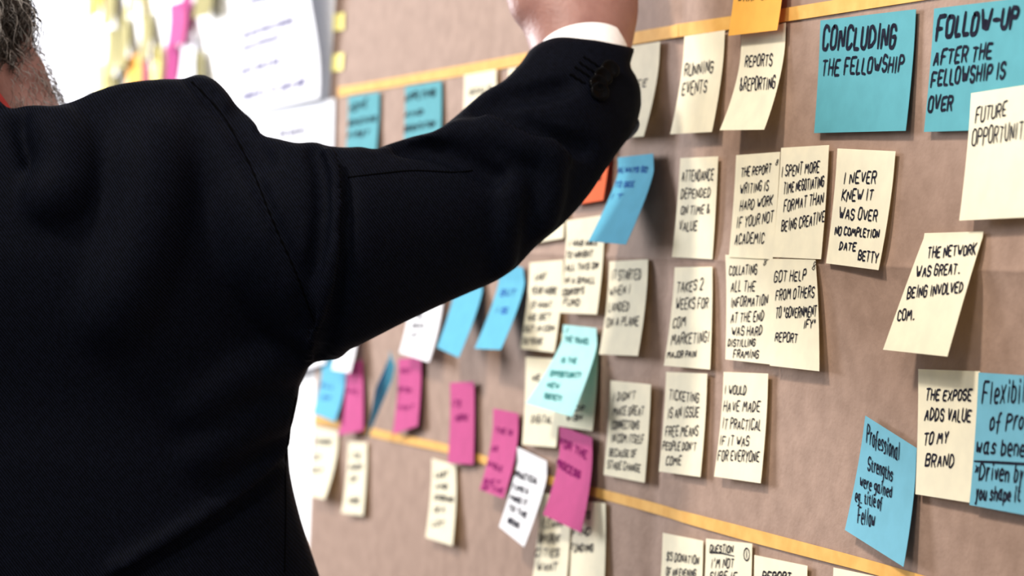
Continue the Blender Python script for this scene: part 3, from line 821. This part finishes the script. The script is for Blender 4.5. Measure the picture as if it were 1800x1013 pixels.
def trim(f, k=.007):
    """tailor the jacket to the traced outline"""
    I = np.argwhere(f.F < .03)
    P = f.lo + f.h * I
    q = P - vec(CAM); z = q @ vec(FW)
    x, y = project(P)
    u = (x - OGX[0]) / 3.0; v = (y - OGY[0]) / 3.0
    ok = (u > 0) & (v > 0) & (u < len(OGX) - 2) & (v < len(OGY) - 2)
    I, z, u, v = I[ok], z[ok], u[ok], v[ok]
    i, j = u.astype(int), v.astype(int); a, b = u - i, v - j
    d = (OGD[i, j] * (1 - a) * (1 - b) + OGD[i + 1, j] * a * (1 - b) + OGD[i, j + 1] * (1 - a) * b + OGD[i + 1, j + 1] * a * b) * z / FPX
    F = f.F[I[:, 0], I[:, 1], I[:, 2]]
    hh = np.clip(.5 - .5 * (F - d) / k, 0, 1)
    f.F[I[:, 0], I[:, 1], I[:, 2]] = F * (1 - hh) + d * hh + k * hh * (1 - hh) * .5


def build_jacket(extra=None):
    f = Field((-2.02, -.98, .66), (-1.42, .00, 1.56), .0036)
    c0 = vec(CAM)
    body_c = c0 + Rn * lat0 + Fn * ZB
    f.add((body_c[0] - .32, body_c[1] - .34, zb), (body_c[0] + .32, body_c[1] + .34, zt), loft_fn(st, dep, lat0), .02)
    # shoulders and upper back
    L = lambda px, py, dz=0.0: P3(px, py, ZB + dz)
    mid = L(MIDX, 300, -.01)
    f.capsule(L(20, 268, -.015), L(318, 236, -.03), rp(82, ZB), rp(97, ZB), .015)
    f.capsule(L(160, 268, -.015), L(330, 268, -.035), rp(108, ZB), rp(112, ZB), .015)
    f.capsule(L(20, 300, -.005), L(100, 280, -.01), rp(108, ZB), rp(100, ZB), .015)
    f.capsule(L(-130, 268, -.015), L(-430, 250, -.03), rp(82, ZB), rp(94, ZB), .03)
    f.ellipsoid(L(190, 430, -.045), (Rn, Fn, Un), (.105, .075, .12), .04)           # shoulder blades
    f.ellipsoid(L(-300, 400, -.045), (Rn, Fn, Un), (.105, .075, .13), .05)
    f.ellipsoid(L(MIDX, 400, -.012), (Rn, Fn, Un), (.16, .115, .16), .05)
    # sleeve heads
    f.chain([L(352, 196, -.045), L(395, 245, -.045), L(420, 300, -.045)], [rp(67, 1.8), rp(70, 1.8), rp(74, 1.8)], .010)
    add_arm(f, arm)
    # left sleeve hanging at the side
    la = [L(-455, 290, -.02), L(-520, 420, -.02), L(-565, 780, .0), L(-575, 1060, .05), L(-560, 1400, .13), L(-552, 1490, .145)]
    f.chain(la, [.068, .070, .060, .055, .047, .046], .02)
    # collar roll round the neck
    n = []
    for i in range(17):
        an = 2 * math.pi * i / 16
        c = L(-50, 186, .005)
        n.append(c + Rn * .083 * math.sin(an) - Fn * .070 * math.cos(an) + Un * (.004 + .012 * math.cos(an) - .018 * abs(math.sin(an))))
    f.chain(n, [.0105] * 17, .012)
    if extra: extra(f)
    # cuff opening, hollow inside
    ax = cuff_ax
    rloc = cuff_c
    f.add(rloc - .12, rloc + .12, lambda X: np.maximum(-((X - rloc) @ ax), np.linalg.norm(X - rloc, axis=-1) - .11), .001, 'sub')
    f.chain([P3(1018, 168, 1.925), P3(1028, 110, 1.935), P3(1036, 40, 1.952)], [rp(60, 1.92), rp(84, 1.93), rp(84, 1.95)], .003, 'sub')
    trim(f)
    V, Q = f.mesh()
    return relax(V, Q, 2), Q


V, Q = build_jacket()
base_tree = BVHTree.FromPolygons([tuple(v) for v in V], [tuple(q) for q in Q])


def folds(f):
    t = base_tree
    # pinched roll on the upper arm
    ridge(f, t, [(566, 262), (580, 275), (592, 330), (592, 420), (578, 500), (556, 575), (545, 630)], .0055, -.0008, .006)
    ridge(f, t, [(590, 262), (604, 300), (608, 380), (602, 470), (585, 560), (565, 630)], .004, .001, .006, 'sub')
    ridge(f, t, [(553, 265), (566, 330), (560, 430), (535, 520), (525, 580)], .004, .001, .006, 'sub')
    ridge(f, t, [(640, 262), (720, 252), (790, 235), (860, 240)], .005, .001, .012)
    ridge(f, t, [(700, 262), (770, 268), (850, 300), (900, 330)], .004, .002, .01, 'sub')
    ridge(f, t, [(860, 215), (900, 250), (940, 262), (990, 275)], .005, .0015, .012)
    ridge(f, t, [(840, 190), (900, 205), (960, 240), (1030, 262)], .004, .001, .01, 'sub')
    ridge(f, t, [(880, 170), (940, 165), (1000, 150)], .004, .001, .01, 'sub')
    ridge(f, t, [(900, 330), (890, 400), (880, 480)], .005, .002, .012)
    ridge(f, t, [(960, 260), (970, 330), (950, 400)], .005, .002, .012)
    # back drape
    ridge(f, t, [(200, 1008), (300, 950), (400, 885), (470, 820), (505, 770)], .004, .0005, .010)
    ridge(f, t, [(210, 1022), (310, 964), (410, 897), (480, 832), (512, 785)], .004, .001, .008, 'sub')
    ridge(f, t, [(330, 720), (420, 660), (500, 640)], .008, .004, .02)
    ridge(f, t, [(350, 800), (440, 740), (505, 715)], .007, .003, .02)
    ridge(f, t, [(50, 210), (62, 260), (80, 320), (105, 340)], .004, .001, .014, 'sub')
    ridge(f, t, [(90, 215), (115, 270), (110, 330), (85, 350)], .008, .004, .02)
    ridge(f, t, [(270, 250), (255, 400), (200, 560)], .010, .007, .03)
    # sleeve head, edge of the puff against the back
    ridge(f, t, [(333, 142), (365, 172), (395, 208), (425, 262), (448, 310), (480, 390), (520, 480), (552, 565), (560, 630)], .0042, .0, .003, 'sub', 6)
    ridge(f, t, [(416, 188), (432, 225), (452, 262), (470, 285)], .004, .0005, .008, 'sub')


Vj, Qj = build_jacket(folds)
jtree = BVHTree.FromPolygons([tuple(v) for v in Vj], [tuple(q) for q in Qj])


def fabric():
    m = bpy.data.materials.new('black_twill')
    m.use_nodes = True
    nt = m.node_tree; b = nt.nodes['Principled BSDF']
    b.inputs['Roughness'].default_value = .75
    b.inputs['Specular IOR Level'].default_value = .035
    b.inputs['Sheen Weight'].default_value = .0
    b.inputs['Sheen Roughness'].default_value = .5
    b.inputs['Sheen Tint'].default_value = (.6, .68, .9, 1)
    tc = nt.nodes.new('ShaderNodeTexCoord'); mp = nt.nodes.new('ShaderNodeMapping')
    # stripes run down to the right across the back
    mp.inputs['Rotation'].default_value = (0, 0, 0)
    dt = nt.nodes.new('ShaderNodeVectorMath'); dt.operation = 'DOT_PRODUCT'
    g = (Un * .64 + Rn * .77)
    dt.inputs[1].default_value = tuple(g * 3700.0)
    nt.links.new(tc.outputs['Object'], dt.inputs[0])
    sn = nt.nodes.new('ShaderNodeMath'); sn.operation = 'SINE'
    nt.links.new(dt.outputs['Value'], sn.inputs[0])
    ns = nt.nodes.new('ShaderNodeTexNoise'); ns.inputs['Scale'].default_value = 300; ns.inputs['Detail'].default_value = 3
    nt.links.new(tc.outputs['Object'], ns.inputs['Vector'])
    ad = nt.nodes.new('ShaderNodeMath'); ad.operation = 'MULTIPLY_ADD'; ad.inputs[1].default_value = .5; ad.inputs[2].default_value = .0
    nt.links.new(sn.outputs[0], ad.inputs[0])
    a2 = nt.nodes.new('ShaderNodeMath'); a2.operation = 'ADD'
    nt.links.new(ad.outputs[0], a2.inputs[0]); nt.links.new(ns.outputs['Fac'], a2.inputs[1])
    cr = nt.nodes.new('ShaderNodeValToRGB')
    cr.color_ramp.elements[0].position = .2; cr.color_ramp.elements[1].position = 1.0
    cr.color_ramp.elements[0].color = (.0004, .0006, .0013, 1); cr.color_ramp.elements[1].color = (.0036, .0048, .0108, 1)
    nt.links.new(a2.outputs[0], cr.inputs['Fac'])
    nt.links.new(cr.outputs['Color'], b.inputs['Base Color'])
    bp = nt.nodes.new('ShaderNodeBump'); bp.inputs['Strength'].default_value = .15; bp.inputs['Distance'].default_value = .0004
    nt.links.new(a2.outputs[0], bp.inputs['Height']); nt.links.new(bp.outputs['Normal'], b.inputs['Normal'])
    return m


M['suit'] = fabric()
M['thread'] = material('black_thread', (.0008, .0008, .001), (.001, .001, .0014), scale=300, rough=.9, spec=.02)
M['button'] = material('black_horn_button', (.0016, .0016, .002), (.003, .003, .0034), scale=120, rough=.2, spec=.03)
M['shirt'] = material('white_cotton', (.88, .88, .90), (.93, .93, .94), scale=400, rough=.8, bump=.1)
M['skin'] = material('skin', (.265, .128, .108), (.345, .18, .152), scale=45, rough=.5, bump=.25, bump_scale=260, spec=.35, sss=.15, detail=6)
M['red'] = M['red']
M['lanyard'] = material('red_ribbon', (.34, .025, .022), (.42, .035, .03), scale=120, rough=.6)
M['hair_dark'] = material('dark_hair', (.030, .022, .017), (.055, .042, .033), scale=200, rough=.5, spec=.4)
M['hair_grey'] = material('grey_hair', (.30, .275, .25), (.44, .41, .38), scale=200, rough=.5, spec=.4)
M['leather'] = material('black_leather', (.01, .01, .01), (.02, .02, .02), scale=80, rough=.35)
M['eye'] = material('eye_white', (.8, .78, .75), (.85, .82, .8), scale=20, rough=.2)

# ------------------------------------------------------------------ body: head, neck, trunk, arms, hands, legs as one surface
HS = P3(-164, 42, 1.85)                                       # middle of the skull
ya = math.radians(5)                                          # the head is turned towards the wall
Hf = Fn * math.cos(ya) + Rn * math.sin(ya)                     # facing
Hr = Rn * math.cos(ya) - Fn * math.sin(ya)                     # its right-hand side
Hf_t = Hf * math.cos(.20) + Un * math.sin(.20)
Hu = np.cross(Hr, Hf_t); Hu /= np.linalg.norm(Hu)
Hr, Hu = Hr * math.cos(.36) + Hu * math.sin(.36), Hu * math.cos(.36) - Hr * math.sin(.36)   # head leans to its left
Hf = Hf_t


def hp(r, f, u): return HS + Hr * r + Hf * f + Hu * u


wrist = [P3(1020, 230, 1.918), P3(1022, 120, 1.930), P3(1021, 66, 1.940), P3(1017, 10, 1.950), P3(1010, -60, 1.965), P3(1000, -130, 1.985)]
fl = (0, 0, 0)


def build_body():
    f = Field((-2.16, -1.02, 0.02), (-1.36, .02, 1.86), .0042)
    L = lambda px, py, dz=0.0: P3(px, py, ZB + dz)
    # head
    f.ellipsoid(HS + Hu * .012, (Hr, Hf, Hu), (.0755, .098, .100), .02)
    f.ellipsoid(hp(0, -.030, -.012), (Hr, Hf, Hu), (.070, .066, .082), .02)
    f.ellipsoid(hp(0, .045, -.060), (Hr, Hf, Hu), (.060, .058, .068), .02)
    f.chain([hp(.066, .006, -.056), hp(.046, .045, -.100), hp(.016, .088, -.118)], [.017, .017, .018], .02)
    f.chain([hp(-.060, .012, -.060), hp(-.046, .045, -.100), hp(-.016, .088, -.118)], [.017, .017, .018], .02)
    f.capsule(hp(-.016, .088, -.118), hp(.016, .088, -.118), .018, .018, .015)
    f.chain([hp(0, .094, .012), hp(0, .108, -.012), hp(0, .120, -.034)], [.009, .010, .013], .012)       # nose
    f.capsule(hp(-.013, .104, -.037), hp(.013, .104, -.037), .008, .008, .008)
    f.capsule(hp(-.035, .088, .020), hp(.035, .088, .020), .012, .012, .015)                             # brow
    for s in (-1, 1):
        f.ellipsoid(hp(s * .032, .096, .000), (Hr, Hf, Hu), (.015, .011, .011), .008, 'sub')
        f.ellipsoid(hp(s * .032, .086, .000), (Hr, Hf, Hu), (.013, .013, .0125), .004)
        f.capsule(hp(s * .046, .072, -.030), hp(s * .034, .082, -.040), .018, .014, .02)                 # cheek
        e = hp(s * .074, -.008, -.010)
        f.chain([hp(s * .076, .004, -.040), hp(s * .079, -.002, -.034), hp(s * .082, -.016, -.012), hp(s * .082, -.016, .012), hp(s * .079, -.004, .024), hp(s * .076, .006, .012)], [.006, .006, .0055, .0055, .0055, .005], .005)
        f.ellipsoid(e, (Hr, Hf, Hu), (.008, .018, .028), .006)
    f.capsule(hp(-.020, .098, -.066), hp(.020, .098, -.066), .0065, .0065, .006)                          # lips
    f.capsule(hp(-.016, .096, -.078), hp(.016, .096, -.078), .0070, .0070, .006)
    f.capsule(hp(-.022, .107, -.0715), hp(.022, .107, -.0715), .0022, .0022, .003, 'sub')
    # neck
    f.capsule(hp(0, -.030, -.06), L(-58, 250, .0), .058, .064, .025)
    f.capsule(hp(0, .02, -.10), L(-40, 250, .03), .045, .055, .02)
    f.capsule(hp(.055, .0, -.075), L(50, 225, .0), .018, .016, .02)
    # trunk
    s2 = [(z, a - .022) for z, a in st]
    d2 = [(z, b - .020) for z, b in dep]
    c0 = vec(CAM); bc = c0 + Rn * lat0 + Fn * ZB
    f.add((bc[0] - .32, bc[1] - .34, zb), (bc[0] + .32, bc[1] + .34, zt), loft_fn(s2, d2, lat0), .02)
    f.capsule(L(30, 285, -.01), L(330, 280, -.02), rp(70, ZB), rp(78, ZB), .03)
    f.capsule(L(-140, 285, -.01), L(-430, 285, -.02), rp(70, ZB), rp(78, ZB), .03)
    # right arm inside the sleeve
    f.chain([P3(x, y, z) for x, y, z, r in arm[:10]], [rp(r * .66, z) for x, y, z, r in arm[:10]], .015)
    f.capsule(P3(990, 205, 1.915), wrist[1], rp(78, 1.92), rp(72, 1.93), .01)
    f.chain(wrist[1:4], [rp(72, 1.93), rp(80, 1.94), rp(92, 1.95)], .012, flat=(Fn, .74))
    f.chain(wrist[3:], [rp(92, 1.95), rp(94, 1.96), rp(84, 1.98)], .012, flat=(Fn, .40))
    f.chain([wrist[3] - Rn * .020, wrist[5] - Rn * .022], [.020, .014], .012)
    f.chain([wrist[3] + Rn * .018, wrist[5] + Rn * .020], [.020, .013], .012)
    # fingers, bent forward, their pads against the paper
    yw = -.0115
    for i, (off, l, r) in enumerate(((-.030, .040, .0092), (-.010, .046, .0096), (.010, .043, .0092), (.028, .033, .0080))):
        k0 = wrist[5] + Rn * off - Un * .004 * (i == 3)
        k1 = k0 + Un * l * .72 + Fn * l * .62
        rem = np.array((k1[0], k1[1], k1[2])) + Un * l * .50 + Rn * .2 * l + Fn * l * .3
        tip = rem.copy(); tip[2] += l * .20; tip[1] = min(yw, tip[1] + .022)
        f.chain([k0, k1, rem, tip], [r * 1.15, r, r * .93, r * .8], .004)
    t0 = wrist[3] - Rn * .036 + Fn * .004
    f.chain([t0, t0 - Rn * .016 + Un * .030 + Fn * .012, t0 - Rn * .014 + Un * .062 + Fn * .030, t0 - Rn * .004 + Un * .084 + Fn * .042], [.017, .0125, .0110, .0088], .008)
    # left arm and hand hanging
    la = [L(-455, 300, -.01), L(-565, 780, .0), L(-575, 1060, .05), L(-556, 1440, .135)]
    f.chain(la, [.052, .044, .036, .028], .02)
    w = la[-1]
    f.chain([w, w - Un * .05 + Fn * .012, w - Un * .095 + Fn * .02], [.028, .036, .034], .01, flat=(Rn, .45))
    for off, l in ((-.027, .062), (-.009, .072), (.009, .068), (.026, .052)):
        a = w - Un * .098 + Fn * (.02 + off)
        f.chain([a, a - Un * l * .5 + Rn * .006, a - Un * l * .85 + Rn * .020], [.009, .0085, .0072], .004)
    tb = w - Un * .03 + Fn * .042
    f.chain([tb, tb - Un * .035 + Fn * .014 + Rn * .01, tb - Un * .065 + Fn * .014 + Rn * .02], [.014, .011, .0088], .006)
    # legs
    for s in (-1, 1):
        hip = bc + Rn * s * .09; hip[2] = zb + .02
        knee = hip + Rn * s * .02 + Fn * .015; knee[2] = .50
        ank = knee + Rn * s * .01 - Fn * .015; ank[2] = .09
        f.chain([hip, knee, ank], [.085, .056, .040], .03)
        f.chain([ank - Un * .04, ank - Un * .045 + Fn * .15], [.036, .030], .02)
    V, Q = f.mesh()
    return relax(V, Q, 1), Q


Vb, Qb = build_body()
person = tag(link('person', fast_mesh('person', Vb, Qb), M['skin']), 'grey haired bearded person in a black suit seen from behind, reaching up to the paper', 'person')
btree = BVHTree.FromPolygons([tuple(v) for v in Vb], [tuple(q) for q in Qb])

jacket = link('jacket', fast_mesh('jacket', Vj, Qj), M['suit'], person)


def hit(px, py, tree=jtree):
    d = ray_dir(px, py).normalized()
    loc, nor, i, dist = tree.ray_cast(CAM, d)
    return loc, nor


def seam(name, pts, r=.0007, sub=8, mat='thread', parent=None, lift=0.0):
    P = []
    for p in smooth_path([(x, y, 0) for x, y in pts], sub):
        loc, nor = hit(p.x, p.y)
        if loc is not None: P.append(loc + nor * lift)
    V, Fc = tube(P, r, 6)
    return link(name, mesh_from(name, V, Fc), M[mat], parent or jacket)


seam('armhole_seam', [(337, 144), (365, 172), (395, 208), (425, 262), (448, 310), (480, 390), (520, 480), (552, 565)])
seam('sleeve_seam', [(612, 312), (680, 304), (730, 300), (800, 303), (830, 300)])
seam('side_seam', [(520, 700), (503, 800), (502, 900), (500, 1005)])

# four cuff buttons, each with its stitched buttonhole
for (bx, by), (sx, sy) in zip(((1070, 124), (1058, 137), (1050, 150), (1052, 163)), ((1038, 108), (1030, 118), (1022, 126), (1014, 138))):
    loc, nor = hit(bx, by)
    if loc is None: continue
    nor = (nor * .8 - FW * .4).normalized()
    t = nor.orthogonal().normalized(); c = nor.cross(t)
    prof = [(0, .0022), (.0040, .0022), (.0052, .0030), (.0066, .0030), (.0074, .0018), (.0070, .0), (.0, .0)]
    Vv, Fv = [], []
    S = 28
    for r, h in prof:
        for k in range(S):
            an = 2 * math.pi * k / S
            Vv.append(loc + nor * (h + .0012) + (t * math.cos(an) + c * math.sin(an)) * r)
    for i in range(len(prof) - 1):
        for k in range(S):
            Fv.append((i * S + k, i * S + (k + 1) % S, (i + 1) * S + (k + 1) % S, (i + 1) * S + k))
    link('cuff_button', mesh_from('cuff_button', Vv, Fv), M['button'], jacket)
    seam('buttonhole', [(sx - 12, sy - 8), (sx, sy), (sx + 14, sy + 9)], r=.0011)

# white shirt cuff
sc_ax = (UPV * 1.0 - RT * .20 + FW * .52).normalized()
sc_c = W(1021, 84, 1.937)
tq = sc_ax.orthogonal().normalized(); cq = sc_ax.cross(tq)
rad = rp(81, 1.937)
prof = [(-.075, rad * .86), (-.03, rad * .96), (-.001, rad), (.0, rad - .0008), (-.001, rad - .0018), (-.03, rad * .96 - .0018)]
Vv, Fv = [], []
S = 64
for h, r in prof:
    for k in range(S):
        an = 2 * math.pi * k / S
        Vv.append(sc_c + sc_ax * h + (tq * math.cos(an) + cq * math.sin(an)) * (r + .0004 * math.sin(3 * an)))
for i in range(len(prof) - 1):
    for k in range(S):
        Fv.append((i * S + k, (i + 1) * S + k, (i + 1) * S + (k + 1) % S, i * S + (k + 1) % S))
link('shirt_cuff', mesh_from('shirt_cuff', Vv, Fv), M['shirt'], person)

# red lanyard round the neck
pts = []
for i in range(49):
    an = 2 * math.pi * i / 48
    c = P3(-55, 178, ZB + .002)
    pts.append(c + Rn * .079 * math.sin(an) - Fn * .080 * math.cos(an) + Un * (.012 + .010 * math.cos(an) - .105 * max(math.sin(an) - .2, 0)))
Vv, Fv = [], []
for p in pts[:-1]:
    o = p - (P3(-55, 172, ZB)); o[2] = 0; o /= np.linalg.norm(o)
    for du, dr in ((.010, .0), (.010, .0015), (-.010, .0045), (-.010, .003)):
        Vv.append(tuple(p + Un * du + o * dr))
for i in range(48):
    for k in range(4):
        a = i * 4 + k; b = i * 4 + (k + 1) % 4; j = ((i + 1) % 48) * 4
        Fv.append((a, j + k, j + (k + 1) % 4, b))
link('lanyard', mesh_from('lanyard', Vv, Fv), M['lanyard'], person)


# ------------------------------------------------------------------ hair and beard
def hair_region(P):
    q = P - HS
    r, f, u = q @ Hr, q @ Hf, q @ Hu
    la, dz = q @ Rn, q @ Un
    scalp = (dz > -.0215 - .42 * np.maximum(la - .068, 0) + 1.3 * np.maximum(f - .03, 0)) & (f < .085 - .9 * np.maximum(.07 - u, 0))
    return r, f, u, scalp


rs = np.random.RandomState(3)
tri_c = Vb[Qb].mean(1)
Nn = np.cross(Vb[Qb[:, 2]] - Vb[Qb[:, 0]], Vb[Qb[:, 3]] - Vb[Qb[:, 1]])
Nn /= np.maximum(np.linalg.norm(Nn, axis=1, keepdims=True), 1e-12)
r_, f_, u_, sc_ = hair_region(tri_c)
near = (np.linalg.norm(tri_c - HS, axis=1) < .16)
scalp_i = np.where(near & sc_)[0]
qb = tri_c - HS
lab, dzb = qb @ Rn, qb @ Un
near2 = np.linalg.norm(tri_c - HS, axis=1) < .17
beard_m = near2 & (~sc_) & (f_ > -.025) & (u_ < -.028) & (u_ > -.150) & ((f_ < .07) | (u_ < -.08)) & (dzb > -.09)
beard_m |= near2 & (~sc_) & (lab > .083) & (dzb < -.036) & (dzb > -.062)
beard_i = np.where(beard_m)[0]


def strands(name, faces, count, length, rad, wave, mats, grey, down, parent):
    Vv, Fv, mi = [], [], []
    pick = rs.choice(faces, count)
    for fi in pick:
        p = tri_c[fi] + rs.uniform(-.002, .002, 3); n = Nn[fi]
        g = -Hu * down - Hf * .25 + rs.normal(0, .25, 3)
        g = g - n * (g @ n); g /= max(np.linalg.norm(g), 1e-6)
        side = np.cross(n, g)
        L = length * rs.uniform(.6, 1.3) * float(np.clip((((p - HS) @ Un) + .045) / .06, .4, 1)); ph = rs.uniform(0, 6.28); w = wave * rs.uniform(.5, 1.5); fr = rs.uniform(1.2, 2.4)
        pts = []
        for k in range(9):
            t = k / 8
            lift = .0015 + .010 * math.sin(t * 2.6) * L / .03
            pts.append(p + g * (L * t) + n * (lift - .006 * t * t * (L / .03)) + side * w * math.sin(ph + t * 6.28 * fr * .5) + n * w * .5 * math.cos(ph + t * 6.28 * fr * .5))
        a, b = tube(pts, [rad * (1 - .75 * (k / 8) ** 2) for k in range(9)], 3)
        o = len(Vv)
        Vv += a; Fv += [tuple(i + o for i in q) for q in b]
        mi += [1 if rs.rand() < grey else 0] * len(b)
    me = mesh_from(name, Vv, Fv)
    o = link(name, me, mats, parent)
    me.polygons.foreach_set('material_index', mi)
    return o


def shell(name, faces, lift, mat):
    used = np.unique(Qb[faces]); mp = {int(v): i for i, v in enumerate(used)}
    vn = np.zeros((len(Vb), 3))
    for c in range(4): np.add.at(vn, Qb[:, c], Nn)
    vn /= np.maximum(np.linalg.norm(vn, axis=1, keepdims=True), 1e-9)
    return link(name, mesh_from(name, Vb[used] + vn[used] * lift, [tuple(mp[int(i)] for i in q) for q in Qb[faces]]), mat, person)


hair = shell('hair', scalp_i, .0022, M['hair_dark'])
strands('hair_strands', scalp_i, 6500, .026, .00042, .0034, [M['hair_dark'], M['hair_grey']], .34, 1.0, hair)
strands('beard', beard_i, 1700, .022, .00022, .0010, [M['hair_dark'], M['hair_grey']], .75, 1.0, person)
for s in (-1, 1):
    me = bpy.data.meshes.new('eye'); bm = bmesh.new(); bmesh.ops.create_uvsphere(bm, u_segments=20, v_segments=14, radius=.0118)
    bmesh.ops.translate(bm, verts=bm.verts, vec=Vector(hp(s * .032, .0885, .0))); bm.to_mesh(me); bm.free()
    link('eye', me, M['eye'], person)


# ------------------------------------------------------------------ trousers and shoes
def build_trousers():
    f = Field((-2.16, -1.02, .05), (-1.40, .02, 1.06), .008)
    bc = vec(CAM) + Rn * lat0 + Fn * ZB
    w0 = bc.copy(); w0[2] = zb + .03
    f.ellipsoid(w0, (Rn, Fn, Un), (.195, .118, .16), .02)
    for s in (-1, 1):
        hip = bc + Rn * s * .095; hip[2] = zb + .02
        knee = hip + Rn * s * .02 + Fn * .012; knee[2] = .50
        ank = knee + Rn * s * .01 - Fn * .015; ank[2] = .16
        f.chain([hip, knee, ank], [.100, .078, .074], .03)
    V, Q = f.mesh()
    return relax(V, Q, 2), Q


Vt, Qt = build_trousers()
link('trousers', fast_mesh('trousers', Vt, Qt), M['suit'], person)
for s in (-1, 1):
    bc = vec(CAM) + Rn * lat0 + Fn * ZB
    a = bc + Rn * s * .125; a[2] = .045
    f = Field(a - .22, a + np.array((.22, .22, .12)), .006)
    f.chain([a - Fn * .03, a + Fn * .06, a + Fn * .17 - Un * .008], [.042, .040, .036], .02)
    f.capsule(a - Fn * .01, a + Un * .05, .045, .048, .02)
    f.add(a - .3, a + .3, lambda X: X[..., 2] - .001, .002, 'sub')
    Vs, Qs = f.mesh()
    link('shoe', fast_mesh('shoe', relax(Vs, Qs, 1), Qs), M['leather'], person)
